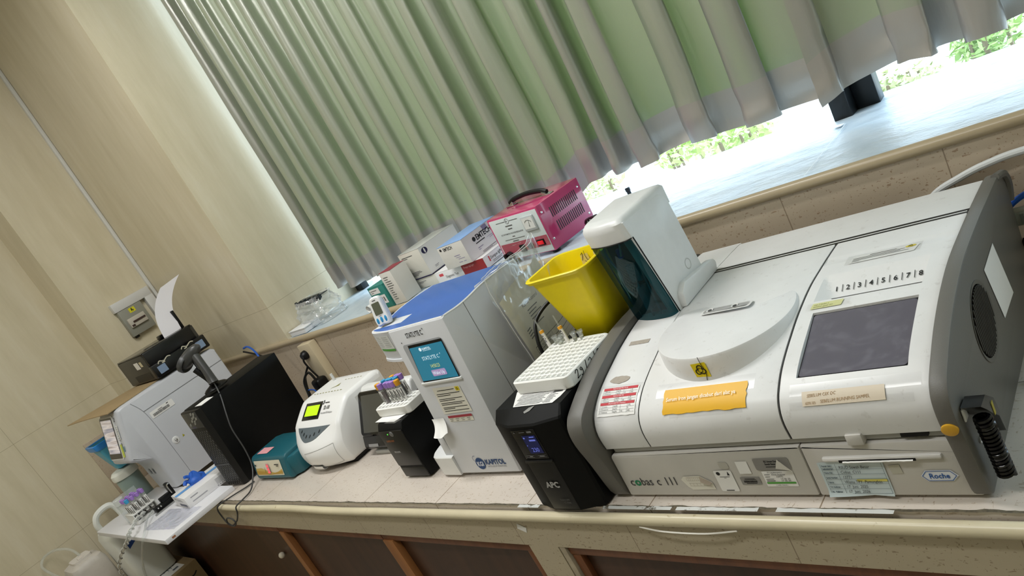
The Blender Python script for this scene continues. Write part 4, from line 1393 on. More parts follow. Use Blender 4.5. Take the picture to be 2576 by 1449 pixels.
for x in (-.0125, 0, .0125):
    obj('button', MB().lathe([(0, .0012), (.0035, .001), (.0045, 0)], 16, Matrix.Translation((x, .0002, .0155 - abs(x) * .05)) @ Matrix.Rotation(PI / 2, 4, 'X') @ Matrix.Diagonal((.9, 1.6, 1, 1))), mat('button blue', '#2f8fc0', .35), tm)
m = MB().bars(tf, [(-.006, .0585, .005, .0605), (-.004, .0235, .004, .0245)])
obj('printed_name', m, GREY_INK, tm)
m = MB().box(-.012, .012, .018, .05, .006, .009, .001, M=Matrix.Translation((0, 0, .006)) @ Matrix.Rotation(.15, 4, 'X'))
obj('easel_leg', m, DGREY, tm)

# ------------------------------------------------------------------ slim black backup unit with small foam rack
pk = thing('backup_unit', 'narrow black power unit holding the small foam rack of blood tubes', 'power supply', (-.586, .25, 0))
pp = [(.116, .004), (.111, .03), (.110, .10), (.112, .150), (.122, .1655), (.128, .167), (.390, .167), (.39, .004)]
m = MB().prism(pp, -.6385, -.5325, 'x', .004)
obj('case', m, BLACKM, pk)
fk = plane_map((-.6385, .1098, 0), (1, 0, 0), (0, 0, 1), .0006)
m = MB().box(-.6365, -.5345, .1085, .113, .042, .150, .002)
m.box(-.6365, -.5345, .110, .115, .006, .036, .002)
fpk = obj('front_panel', m, mat('satin black plastic', '#141414', .35), pk)
fk = plane_map((-.6385, .1083, 0), (1, 0, 0), (0, 0, 1), .0004)
obj('power_button', MB().lathe([(0, .002), (.006, .002), (.0075, 0)], 20, Matrix.Translation((-.581, .1085, .141)) @ Matrix.Rotation(PI / 2, 4, 'X')), mat('button grey', '#6a6a6a', .3), pk)
obj('indicator_light', MB().lathe([(0, .001), (.0016, 0)], 10, Matrix.Translation((-.598, .1083, .141)) @ Matrix.Rotation(PI / 2, 4, 'X')), mat('green led', '#4dff3a', .3, emit=3), pk)
obj('orange_lettering', MB().text('SUPER FAST', .0078, lambda u, v: fk(.019 + u, .118 + v), sx=.82, font_w=.0002), mat('orange print', '#b06a3c', .5), pk)
obj('name_lettering', MB().text('PROLINK', .0068, lambda u, v: fk(.024 + u, .084 + v), sx=.9, font_w=.0003), mat('grey print', '#a8a8a8', .5), pk)
m = MB().poly([(-.655, .130, .1683), (-.56, .122, .1683), (-.54, .16, .1683), (-.60, .20, .1683), (-.64, .18, .1683)])
tag(obj('paper_slip', m, PAPER, base=(-.6, .15, .1675)), 'white paper slip lying under the small foam rack', 'paper')
m = MB().poly([(-.60, .118, .1690), (-.545, .112, .1700), (-.535, .13, .1690), (-.585, .132, .1690)])
tag(obj('clear_tape_scrap', m, TAPE, base=(-.57, .12, .1675)), 'crumpled clear tape at the front edge of the narrow black power unit', 'tape')
sr = thing('foam_rack', 'small white foam rack full of capped blood tubes on the narrow black unit', 'rack', (-.662, .150, .169), .01)
obj('slab', perforated(.140, .075, .024, 8, 4, .0062, .008), FOAM, sr)
T3 = [  # x, y, cap, kind
    (.020, .036, ORANGE, 'orange-capped blood tube at the left front corner of the small rack', .4, True),
    (.034, .033, PURPLE, 'purple-capped tube with dark blood column, second from left in the front row', .75, False),
    (.058, .036, PURPLE, 'purple-capped labelled tube, third from left in the front row of the small rack', .5, True),
    (.073, .036, PURPLE, 'purple-capped labelled tube, fourth from left in the front row of the small rack', .5, True),
    (.088, .036, PURPLE, 'purple-capped labelled tube, fifth from left in the front row of the small rack', .5, True),
    (.101, .040, ORANGE, 'orange-capped tube at the right end of the front row', .4, True),
    (.030, .054, BLUECAP, 'blue-capped tube, leftmost behind the purple caps of the small rack', .5, True),
    (.046, .056, BLUECAP, 'blue-capped tube, second from left behind the purple caps', .5, True),
    (.061, .057, BLUECAP, 'blue-capped tube, third from left behind the purple caps', .5, True),
    (.077, .058, BLUECAP, 'blue-capped tube, rightmost behind the purple caps', .5, True),
    (.050, .071, ORANGE, 'orange-capped tube in the rearmost row of the small rack, left of its purple ones', .4, True),
    (.066, .072, PURPLE, 'purple-capped tube in the rearmost row of the small rack, left one', .5, True),
    (.082, .073, PURPLE, 'purple-capped tube in the rearmost row of the small rack, right one', .5, True)]
for i, (x, y, c_, lb, fl, la) in enumerate(T3):
    blood_tube(lb, (-.662 + x, .150 + y * .94, .1855), (-.04, .02 * math.sin(i * 3), 0), c_, 'blood tubes in the small foam rack', fl, la, h=.054, r=.0062, ang=-.95)
# ------------------------------------------------------------------ things on the sill
def carton(name, label, cat, x, y, z, w, d, h, face, rz=0, top=None, side=None, group=None, flap=.0007):
    """printed cardboard carton: walls plus a lid flap line"""
    t = thing(name, label, cat, (x, y, z), rz, group)
    t_world = OFF[t.name] = Vector((0, 0, 0))
    m = MB().box(0, w, 0, d, 0, h, .0012)
    obj('walls', m, face, t)
    m = MB().box(-.0004, w + .0004, -.0004, d + .0004, h - .0004, h + flap, .0003)
    obj('lid_flap', m, top or face, t)
    return t
BOXW = mat('carton white', '#e4e3e3', .45, var=.02)
BOXG = mat('carton pale grey', '#d4d2cc', .5, var=.03)
SG_ = 'test kit boxes on the window sill'
t = carton('kit_box', 'small teal green box with white label, leftmost of the boxes on the sill', 'box', -1.135, .652, .302, .088, .10, .084, mat('teal carton', '#2f7f76', .45), group=SG_)
f = plane_map((0, 0, 0), (1, 0, 0), (0, 0, 1))
st = obj('label', MB().bars(f, [(.006, .058, .06, .078), (.010, .018, .075, .050)]), BOXW, t)
m = MB().bars(lambda a, b, k=1: f(a, b, 2), [(.010, .070, .045, .072), (.010, .063, .025, .065)])
for k in range(5):
    m.bars(lambda a, b, k=1: f(a, b, 2), [(.016 + .011 * k, .026, .022 + .011 * k, .042)])
obj('print_lines', m, GREY_INK, st)
t = carton('kit_box', 'tall narrow pale box with dark red lid, between teal box and large white carton', 'box', -1.042, .658, .302, .064, .075, .118, BOXG, top=mat('dark red carton', '#8d3340', .5), group=SG_)
m = MB()
random.seed(4)
for k in range(11):
    m.bars(f, [(.012, .018 + .008 * k, .012 + .015 + .02 * random.random(), .0205 + .008 * k)])
obj('print_lines', m, GREY_INK, t)
BOXF = mat('carton front grey', '#cfccc2', .5)
t = carton('kit_box', 'flat pale box with red and black stripe under the large white carton', 'box', -1.015, .752, .302, .118, .20, .033, BOXF, group=SG_)
m = MB().bars(f, [(.02, .022, .06, .0235), (.02, .018, .045, .0195)])
obj('print_lines', m, GREY_INK, t)
fr_ = plane_map((.118, 0, 0), (0, 1, 0), (0, 0, 1))
m = MB().bars(fr_, [(0, .022, .2, .025)]); obj('black_stripe', m, INK, t)
m = MB().bars(fr_, [(0, .016, .2, .020)]); obj('red_stripe', m, RED_INK, t)
t = carton('kit_box', 'flat white box with small red mark reading Diagnostic Test, beneath the two upper cartons', 'box', -.892, .745, .302, .132, .19, .036, BOXW, group=SG_)
m = MB().bars(f, [(.018, .020, .038, .029)]); obj('red_mark', m, mat('pale red print', '#c94a52', .6), t)
m = MB().text('Diagnostic Test', .0125, lambda u, v: f(.045 + u, .010 + v), sx=.8); obj('lettering', m, INK, t)
t = carton('kit_box', 'large white carton with dark oval emblem, stacked beside the blue-topped carton', 'box', -1.022, .750, .3375, .113, .190, .098, BOXF, top=mat('taped lid', '#b9b9b6', .25), group=SG_)
fr_ = plane_map((.113, 0, 0), (0, 1, 0), (0, 0, 1))
m = MB().grid(lambda u, v: fr_(u * .1895, v * .0975, 1), 2, 2); o = obj('side_panel', m, BOXW, t)
m = MB().poly([fr_(.022 + .014 * math.cos(a), .081 + .0105 * math.sin(a), 2) for a in [2 * PI * k / 28 for k in range(28)]]); e_ = obj('oval_emblem', m, mat('emblem indigo', '#1d1a44', .5), t)
m = MB().poly([fr_(.022 + .0035 * math.cos(a), .081 + .009 * math.sin(a), 3) for a in [2 * PI * k / 20 for k in range(20)]]); obj('emblem_gap', m, BOXW, e_)
m = MB().bars(lambda a, b, k=1: fr_(a, b, 2), [(.03, .018, .05, .020), (.03, .014, .045, .016)])
obj('print_lines', m, mat('faint grey print', '#9b9ba2', .6), t)
m = MB().bars(f, [(.012, .082, .07, .0845), (.012, .077, .04, .079), (.022, .024, .068, .026), (.022, .020, .075, .022), (.022, .016, .058, .018), (.022, .012, .05, .014)])
m.poly([f(.0125 + .003 * math.cos(a), .013 + .004 * math.sin(a)) for a in [2 * PI * k / 12 for k in range(12)]])
obj('print_lines', m, GREY_INK, t)
m = MB().bars(lambda a, b, k=1: f(a, b, 1.5), [(0, 0, .113, .003)]).bars(lambda a, b, k=1: fr_(a, b, 3), [(0, 0, .189, .003)]); obj('bottom_stripe', m, mat('indigo stripe', '#2a2450', .5), t)
t = carton('kit_box', 'white carton lettered EMTECH with blue top, next to the pink regulator', 'box', -.795, .722, .3405, .119, .177, .077, BOXG, top=mat('pale blue carton', '#86a9dc', .4), group=SG_)
fr_ = plane_map((.119, 0, 0), (0, 1, 0), (0, 0, 1))
m = MB().grid(lambda u, v: fr_(u * .1765, v * .0765, 1), 2, 2); obj('side_panel', m, BOXW, t)
m = MB().text('EMTECH', .0155, lambda u, v: f(.026 + u, .060 + v), sx=.72, font_w=.0003)
m.poly([f(.014 + .0045 * math.cos(a), .067 + .0045 * math.sin(a)) for a in [2 * PI * k / 16 for k in range(16)]])
m.text('EMTECH', .024, lambda u, v: fr_(.060 + u, .046 + v, 2), sx=.85, font_w=.0006)
m.poly([fr_(.050 + .0075 * math.cos(a), .054 + .0075 * math.sin(a), 2) for a in [2 * PI * k / 16 for k in range(16)]])
m.bars(lambda a, b, k=1: fr_(a, b, 2), [(.05, .037, .095, .040), (.06, .006, .135, .0072), (.06, .0025, .11, .0037)])
obj('lettering', m, INK, t)
m = MB().bars(f, [(.058, .034, .085, .036), (.062, .028, .085, .0295), (.070, .022, .1, .0235), (.066, .011, .082, .013), (.088, .011, .1, .013)])
m.bars(lambda a, b, k=1: fr_(a, b, 2), [(.105, .035, .15, .036), (.115, .030, .155, .031), (.05, .022, .075, .024), (.05, .016, .06, .018)])
m.poly([fr_(.10, .075, 2), fr_(.125, .075, 2), fr_(.126, .063, 2), (fr_(.114, .056, 2)), fr_(.104, .061, 2)])
obj('print_lines', m, mat('lilac print', '#8d86a8', .6), t)
DR = mat('dark red box face', '#8e1f24', .45)
t = carton('kit_box', 'flat white box with dark red front reading Dengue IgM/IgG, under the EMTECH carton', 'box', -.748, .735, .302, .105, .19, .037, BOXW, group=SG_)
m = MB().grid(lambda u, v: f(u * .105, v * .037, 1.5), 2, 2); o = obj('red_front', m, DR, t)
obj('front_lettering', MB().text('Dengue IgG/IgM', .0085, lambda u, v: f(.008 + u, .024 + v, 3), sx=.9), mat('pink lettering', '#d9a0a0', .5), o)
fr_ = plane_map((.105, 0, 0), (0, 1, 0), (0, 0, 1))
m = MB().text('Dengue IgM/IgG', .0135, lambda u, v: fr_(.030 + u, .018 + v, 2), sx=.85); obj('lettering', m, INK, t)
m = MB().bars(lambda a, b, k=1: fr_(a, b, 2), [(.022, .014, .027, .031)]); obj('red_mark', m, RED_INK, t)
m = MB().bars(lambda a, b, k=1: fr_(a, b, 2), [(.035, .010, .09, .0112), (.035, .006, .08, .0072)]); obj('print_lines', m, GREY_INK, t)

# pink voltage regulator
PINK = mat('pink enamel', '#c03f70', .16, coat=.6)
PANEL = mat('pale front panel', '#cfd8d8', .35)
W, D, H = .213, .185, .131
rg = thing('voltage_regulator', 'pink metal voltage regulator with pale front panel, carrying handle and side vents', 'voltage regulator', (-.522, .700, .302), rot=(0, .03, -.12))
OFF[rg.name] = Vector((0, 0, 0))
m = MB().box(0, W, 0, D, .013, .013 + H, .003)
cs = obj('case', m, PINK, rg)
for x in (.02, W - .02):
    for y in (.02, D - .02):
        obj('rubber_foot', MB().cyl((x, y, 0), .011, .014), BLACK, rg)
f = plane_map((0, 0, .013), (1, 0, 0), (0, 0, 1), .0005)
P_ = lambda u, v: (u * W, (1 - v) * H)
m = MB().box(.008, W - .004, -.0015, .001, .016, .013 + H - .006, .0006)
pn = obj('front_panel', m, PANEL, rg)
fq = plane_map((0, -.0016, .013), (1, 0, 0), (0, 0, 1), .0004)
m = MB().bars(fq, [(.012, .020, W - .006, .050)])
rs = obj('red_band', m, mat('band rose', '#a8505e', .4), pn)
m = MB().bars(fq, [(.035, .1135, .073, .115), (.092, .1135, .128, .115), (.040, .060, .125, .0615)])
ring = [(.0825 + .0075 * math.cos(a), .1145 + .0075 * math.sin(a)) for a in [2 * PI * k / 24 for k in range(25)]]
m.stroke(fq, ring, .0012)
m.text('A', .008, lambda u, v: fq(.0785 + u, .112 + v, 1), font_w=.0004)
m.text('AC AUTOMATIC VOLTAGE REGULATOR', .0062, lambda u, v: fq(.0825 + u, .076 + v, 1), 'CENTER', sx=.85, font_w=.0001)
m.bars(fq, [(.068, .099, .098, .102), (.074, .090, .092, .093), (.077, .067, .088, .0695), (.070, .053, .095, .0555)])
obj('lettering', m, GREY_INK, pn)
m = MB().box(.142, .192, -.006, 0, .084, .127, .002)
me_ = obj('meter', m, mat('meter bezel', '#b9bfc0', .25), rg)
m = MB().poly([fq(u, v, 12) for u, v in ((.146, .078), (.188, .078), (.188, .110), (.146, .110))])
dial = obj('meter_dial', m, mat('dial white', '#e0e2de', .3), me_)
fm_ = plane_map((0, -.0066, .013), (1, 0, 0), (0, 0, 1), .0004)
m = MB().stroke(fm_, [(.167 + .016 * math.cos(a), .088 + .015 * math.sin(a)) for a in [.6 + 1.9 * k / 10 for k in range(11)]], .0012)
m.stroke(fm_, [(.167, .084), (.172, .102)], .0008)
m.text('V', .007, lambda u, v: fm_(.165 + u, .083 + v, 1))
obj('meter_scale', m, INK, dial)
m = MB().lathe([(.014, 0), (.0165, .004), (.015, .016), (.012, .018), (0, .018)], 10, Matrix.Translation((.035, -.0015, .026)) @ Matrix.Rotation(PI / 2, 4, 'X'))
m.box(.031, .039, -.028, -.015, .012, .042, .002)
obj('selector_knob', m, BLACKG, rg)
m = MB().box(.085, .108, -.005, 0, .030, .052, .002)
obj('socket', m, BLACK, rg)
m = MB().lathe([(.008, 0), (.008, .010), (.006, .012), (0, .012)], 16, Matrix.Translation((.135, -.0015, .045)) @ Matrix.Rotation(PI / 2, 4, 'X'))
obj('fuse_knob', m, BLACK, rg)
m = MB().box(.160, .190, -.004, 0, .036, .054, .001)
sw = obj('power_switch', m, BLACK, rg)
obj('rocker', MB().box(.164, .186, -.0065, -.003, .0395, .0505, .001), mat('lit red rocker', '#d0202c', .25, emit=.4), sw)
m = MB().bars(fq, [(.050, .042, .078, .0435), (.082, .044, .098, .0455), (.125, .044, .140, .0455), (.165, .044, .180, .0455), (.2, .033, .207, .035), (.128, .036, .134, .038)])
obj('legend', m, mat('pale legend', '#d9c0c4', .5), rs)
m = MB().text('STAVOL', .0075, lambda u, v: fq(.125 + u, .0065 + v, 1), sx=.8); obj('maker_lettering', m, GREY_INK, pn)
fs_ = plane_map((W, 0, .013), (0, 1, 0), (0, 0, 1), .0005)
for row, (y0, z0) in enumerate(((.042, .078), (.046, .036))):
    m = MB()
    for k in range(15):
        y = y0 + .0078 * k
        m.poly([fs_(y + .0036 * u, z0 + .030 * v) for u, v in ((0, .05), (.5, 0), (1, .05), (1, .95), (.5, 1), (0, .95))])
    obj('vent_slots', m, BLACK, cs)
for y, z in ((.012, .108), (.012, .030), (.172, .108), (.172, .026)):
    obj('screw', MB().lathe([(0, .0015), (.003, .001), (.0036, 0)], 12, Matrix.Translation((W, y, .013 + z)) @ Matrix.Rotation(PI / 2, 4, 'Y')), CHROME, rg)
zt2 = .013 + H
m = MB()
for x in (.012, .165):
    m.box(x, x + .034, .079, .099, zt2, zt2 + .003, .001)
    m.prism([(x + .004, zt2), (x + .03, zt2), (x + (.03 if x < .1 else .004), zt2 + .013)], .081, .097, 'y', .001)
hd = obj('handle', m, CHROME, rg, label='chrome carrying handle with black grip')
m = MB().tube([(.026, .089, zt2 + .008), (.05, .089, zt2 + .016), (.105, .089, zt2 + .020), (.16, .089, zt2 + .016), (.184, .089, zt2 + .008)], .0068, 10)
obj('handle_grip', m, BLACK, hd)
# black jar behind the tower, brown leftover strip
t = thing('black_jar', 'round glossy black lid peeping out between pink regulator and analyzer tower', 'jar', (-.205, .735, .302))
OFF[t.name] = Vector((0, 0, 0))
lathe_obj('jar_body', [(0, 0), (.018, 0), (.019, .004), (.019, .026), (.016, .028)], BLACKG, t)
lathe_obj('lid', [(.021, .028), (.022, .030), (.022, .040), (.018, .046), (0, .048)], BLACKG, t)
# window stop knob
tag(obj('window_stop', MB().lathe([(0, 0), (.006, 0), (.0062, .010), (.0075, .011), (.0078, .021), (.006, .023), (0, .023)], 18), BLACKG), 'small round black window stop standing alone on the sill', 'knob')
bpy.data.objects['window_stop'].location = (-.272, 1.035, .302)
# clear bag and white carton at the left end of the sill
def crum(u, v):
    a = 2 * PI * u
    k = 1 - .35 * max(0, v - .35)
    x = -1.675 + .105 * math.copysign(abs(math.cos(a)) ** .6, math.cos(a)) * k
    y = .775 + .07 * math.copysign(abs(math.sin(a)) ** .6, math.sin(a)) * k
    n_ = .016 * noise.noise((math.cos(a) * 3, math.sin(a) * 3, v * 5)) + .009 * noise.noise((math.cos(a) * 9, math.sin(a) * 9, v * 13))
    return Vector((x + n_ * math.cos(a), y + n_ * math.sin(a), .304 + .105 * v))
t = thing('plastic_bag', 'crumpled clear plastic bag with dark drawstring top at the left end of the sill', 'plastic bag', (-1.675, .775, .302))
obj('bag', MB().grid(crum, 60, 26), BAGF, t)
m = MB()
for i in range(26):
    x = -1.765 + .19 * i / 25
    m.box(x, x + .006, .742 + .004 * math.sin(i * 1.7), .752, .392 + .004 * math.sin(i * 2.1), .4075 + .005 * math.cos(i * 1.3), .0008)
m.box(-1.766, -1.572, .748, .790, .4045, .4075, .001)
obj('dark_top', m, mat('dark bag top', '#20262a', .4), t)
t = thing('white_carton', 'low white carton at the front of the sill below the clear bag', 'box', (-1.72, .69, .302))
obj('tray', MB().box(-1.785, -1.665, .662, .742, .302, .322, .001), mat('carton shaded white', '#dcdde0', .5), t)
obj('lid', MB().box(-1.788, -1.662, .660, .744, .3215, .326, .001), mat('carton white lid', '#e8e9ea', .5), t)
m = MB()
rings = []
for i in range(40):
    a = .3 + 2 * PI * 1.5 * i / 39
    r_ = .0115 + .0015 * i / 39
    rings.append([Vector((-1.195 + r_ * math.cos(a), y, .3165 + r_ * math.sin(a))) for y in (.655, .700)])
m.loft(rings, caps=False, closed=False)
tag(obj('paper_curl', m, PAPER, base=(-1.195, .67, .302)), 'curled strip of white paper on the sill behind the blue-lidded timer', 'paper')

# ------------------------------------------------------------------ red cell rate analyzer (white, yellow display)
EW = mat('esr white', '#e6e6e5', .3)
es = thing('esr_analyzer', 'rounded white benchtop analyzer with lit yellow display marked SD-100', 'analyzer', (-1.115, .28, 0))
XE0, XE1 = -1.252, -.978
ep = [(.172, .012), (.150, .022), (.139, .050), (.140, .072), (.147, .088), (.158, .100), (.205, .1385), (.252, .172), (.276, .1865), (.292, .190), (.35, .191), (.41, .191)]
EP = Profile(ep)
def efold(x, y, z):
    q = (x - (XE0 + XE1) / 2) / ((XE1 - XE0) / 2)
    k = max(0, 1 - max(0, y - .135) / .075)
    return Vector((x, y + .046 * abs(q) ** 2.2 * k, z))
def emap(x, t, k=1):
    y, z, ny, nz = EP.at(t)
    return efold(x, y + ny * .0006 * k, z + nz * .0006 * k)
rings = []
N = 22
for i in range(N + 1):
    q = -1 + 2 * i / N
    q = math.sin(q * PI / 2) if abs(q) < 1 else q
    x = (XE0 + XE1) / 2 + (XE1 - XE0) / 2 * q
    e = .013 * max(0, (abs(q) - .9) / .1) ** 2.2
    r_ = []
    for j in range(37):
        y, z, ny, nz = EP.at(EP.raw * j / 36)
        r_.append(efold(x, y - ny * e, z - nz * e))
    r_.append(efold(x, .428 - e, .186 - e)); r_.append(efold(x, .432 - e, .178)); r_.append(efold(x, .432 - e, .012))
    rings.append(r_)
obj('housing', MB().loft(rings), EW, es, ang=50)
m = MB()
ring = lambda z, e: [tuple(efold(XE0 + e + (XE1 - XE0 - 2 * e) * k / 16, .178 + e, z)) for k in range(17)] + [(XE1 - e, .43, z), (XE0 + e, .43, z)]
m.loft([ring(.001, .012), ring(.013, .006)])
obj('base_plate', m, BLACK, es)
S_ = lambda v: .0  # arc positions along the front: belly top = .09, slope end = .245
m = MB().grid(lambda u, v: emap(-1.207 + .105 * u, .193 + .059 * v, 1.5), 8, 10)
dp = obj('display_frame', m, BLACKG, es)
m = MB().grid(lambda u, v: emap(-1.195 + .081 * u, .206 + .035 * v, 3), 6, 6)
obj('display', m, mat('lit yellow green', '#b4e414', .4, emit=.5), dp, label='lit yellow-green display')
m = MB().text('SD-100', .0175, lambda u, v: emap(-1.086 + u, .222 + v, 2), sx=.66, font_w=.0002)
m.text('Automated ESR Analyzer', .0085, lambda u, v: emap(-1.096 + u, .208 + v, 2), sx=.80)
m.bars(lambda a, b, k=1: emap(a, b, 2), [(-1.085, .243, -1.060, .246)])
m.stroke(lambda a, b, k=1: emap(a, b, 2), [(-1.098, .240), (-1.092, .246), (-1.096, .254)], .004)
obj('lettering', m, INK, es)
m = MB()
n_ = 20
arc_ = [(.036, .058), (.040, .044), (.052, .030), (.068, .019), (.085, .0115), (.103, .008), (.130, .0105), (.155, .016), (.175, .025), (.193, .0355), (.212, .046), (.232, .0565)]
sp_a = spline([(a, b, 0) for a, b in arc_], 3)
n_ = len(sp_a) - 1
V0 = [emap(-1.252 + p.x, .1675, 1.5) for p in sp_a]
V1 = [emap(-1.252 + p.x, .110 + min(p.y, .0572), 1.5) for p in sp_a]
for k in range(n_):
    m.poly([V0[k], V1[k], V1[k + 1], V0[k + 1]])
kpd = obj('keypad', m, mat('keypad slate', '#5b656b', .4), es)
for i, (x, s) in enumerate(((-1.187, .155), (-1.169, .145), (-1.149, .138), (-1.125, .138), (-1.101, .144), (-1.074, .151))):
    obj('key', MB().poly([emap(x + .003 * math.cos(a) + .002 * math.sin(a), s + .006 * math.sin(a), 3) for a in [2 * PI * k / 10 for k in range(10)]]), mat('key dark', '#22282c', .4), kpd)
# printer hatch and slot on the belly
m = MB()
q0 = [(-1.154, .082), (-1.005, .098), (-1.004, .030), (-1.140, .010)]
for a, b in zip(q0, q0[1:] + q0[:1]):
    m.stroke(lambda u, v, k=1: emap(u, v, 1.2), [a, ((a[0] + b[0]) / 2, (a[1] + b[1]) / 2), b], .0012)
obj('printer_hatch', m, mat('seam grey', '#9a9a98', .5), es)
m = MB().grid(lambda u, v: emap(-1.155 + .064 * u, .030 + .007 * v, 1.5), 6, 2)
sl = obj('paper_slot', m, BLACK, es)
m = MB().grid(lambda u, v: emap(-1.153 + .056 * u, .012 + .020 * v + .003 * noise.noise((u * 12, 0, 0)) * (1 - v), 4 + 9 * math.sin(v * PI)), 12, 4)
obj('paper_end', m, PAPER, sl)
# engraved marks and rod on top, label on the right wall
ftop = plane_map((0, 0, .1912), (1, 0, 0), (0, 1, 0), .0004)
m = MB()
for k in range(10):
    m.bars(ftop, [(-1.22 + .018 * k, .315, -1.212 + .018 * k, .319)])
for k in range(6):
    m.bars(ftop, [(-1.12 + .018 * k, .385, -1.112 + .018 * k, .388)])
m.poly([ftop(-1.15, .338), ftop(-1.11, .350), ftop(-1.12, .368), ftop(-1.128, .350)])
obj('top_marks', m, mat('olive mark', '#8c8a4c', .5), es)
obj('top_rod', MB().cyl((-1.205, .40, .19), .005, .026), mat('clear rod', '#c9cac8', .2), es)
fr_ = plane_map((-.9785, 0, 0), (0, 1, 0), (0, 0, 1), .0008)
st = obj('side_label', MB().bars(fr_, [(.30, .125, .415, .165)]), PAPER, es)
m = MB().bars(lambda a, b, k=1: fr_(a, b, 2), [(.31, .152, .36, .154), (.31, .145, .35, .147), (.375, .135, .392, .155)]); obj('print_lines', m, GREY_INK, st)

# ------------------------------------------------------------------ small teal centrifuge controller
TL = mat('teal plastic', '#1d5a66', .35)
te = thing('teal_mixer', 'low teal benchtop mixer with patterned label and red digits', 'lab mixer', (-1.39, .2, 0))
tpz = [(.124, .004), (.116, .012), (.118, .024), (.132, .080), (.142, .087), (.25, .090), (.285, .080), (.285, .004)]
m = MB().prism(tpz, -1.512, -1.270, 'x', .006, 3)
m.prism([(-1.28, .125), (-1.247, .155), (-1.247, .285), (-1.28, .285)], .004, .074, 'z', .008)
obj('housing', m, TL, te)
ft = plane_map((-1.512, .1165, .018), (1, 0, 0), (0, .014, .056), .0014)
st = obj('label', MB().poly([ft(u, v) for u, v in rrect(.018, .207, .004, .058, .003)]), mat('cream label', '#d8d2bd', .4), te, label='cream label with golden waves')
for c_, pts in (('#c3a85c', [(.018, .030), (.06, .032), (.11, .018), (.16, .012), (.203, .026), (.203, .008), (.018, .008)]), ('#b5903a', [(.018, .022), (.07, .020), (.12, .010), (.17, .016), (.203, .020), (.203, .012), (.12, .007), (.018, .009)])):
    obj('wave', MB().poly([ft(u, v, 1.5 if c_ == '#c3a85c' else 2) for u, v in pts]), mat('wave ' + c_, c_, .5), st)
m = MB()
for k, (u0, s) in enumerate(((.090, 'SPEED'), (.130, 'TIMER'))):
    m.text(s, .006, lambda u, v, u0=u0: ft(u0 - v, .014 + u * 1.2, 3), sx=1.1)
m.bars(lambda a, b, k=1: ft(a, b, 3), [(.165, .041, .195, .044), (.175, .036, .19, .0385), (.022, .040, .032, .046)])
obj('lettering', m, INK, st)
o = obj('digit_window', MB().bars(lambda a, b, k=1: ft(a, b, 3), [(.104, .012, .122, .047)]), mat('pink window', '#d88f98', .4), st)
m = MB()
for k in range(3):
    m.text('8', .0135, lambda u, v, k=k: ft(.119 - v, .0135 + .011 * k + u, 4.5), sx=.95)
obj('red_digits', m, mat('lit red digits', '#ff2438', .4, emit=2), o)
obj('pink_note', MB().poly([(-1.485, .150, .0888), (-1.41, .150, .0888), (-1.41, .185, .0898), (-1.485, .185, .0898)]), mat('pink note', '#d99aa0', .6), te, label='small pink note on top')
m = MB()
m.box(-1.51, -1.48, .14, .17, 0, .006, .001); m.box(-1.31, -1.28, .15, .18, 0, .006, .001); m.box(-1.51, -1.28, .25, .28, 0, .006, .001)
obj('feet', m, BLACK, te)

# ------------------------------------------------------------------ white analyzer with tilted black screen
tb = thing('reader', 'white desktop reader with tilted black touch screen behind the narrow power unit', 'reader', (-.86, .32, 0))
XT0, XT1 = -.953, -.700
sd = [(.232, .014), (.224, .030), (.236, .062), (.305, .176), (.312, .182)]
back = [(.345, .182), (.42, .14), (.42, .012), (.26, .012)]
m = MB().prism([(p[0] + .010, p[1] + (.003 if i > 2 else 0)) for i, p in enumerate(sd)] + back, XT0, XT1, 'x', .008, 3)
obj('housing', m, WHITE, tb)
m = MB()
dy, dz = .305 - .236, .176 - .062
fb_ = plane_map((XT0, .236, .062), (1, 0, 0), (0, dy, dz), .001)
fl = math.hypot(dy, dz)
m.loft([[fb_(u, v, k) for u, v in rrect(.003, XT1 - XT0 - .003, .0, fl, .012)] for k in (-9, 3)] + [[fb_(u, v, 6) for u, v in rrect(.006, XT1 - XT0 - .006, .003, fl - .003, .010)]])
bz = obj('screen_frame', m, BLACKG, tb)
obj('screen', MB().poly([fb_(u, v, 7) for u, v in rrect(.022, XT1 - XT0 - .02, .010, fl - .012, .002)]), mat('dull dark screen', '#45453f', .25), bz)
lp_ = [(.2325, .020), (.2235, .032), (.2345, .062)]
m = MB().prism([(.2325, .018), (.222, .031), (.2345, .063), (.245, .063), (.245, .018)], XT0 + .003, XT1 - .003, 'x', .003)
ch = obj('chin', m, mat('chin black', '#19191a', .3), tb)
fc = plane_map((XT0, .222, .031), (1, 0, 0), (0, .0125, .032), .001)
obj('maker_plate', MB().bars(fc, [(.028, .001, .078, .010)]), mat('grey plate', '#8b8b8b', .4), ch)
obj('base_foot', MB().box(XT0 + .03, XT1 - .03, .228, .41, 0, .013, .003), mat('grey base', '#a3a39e', .5), tb)
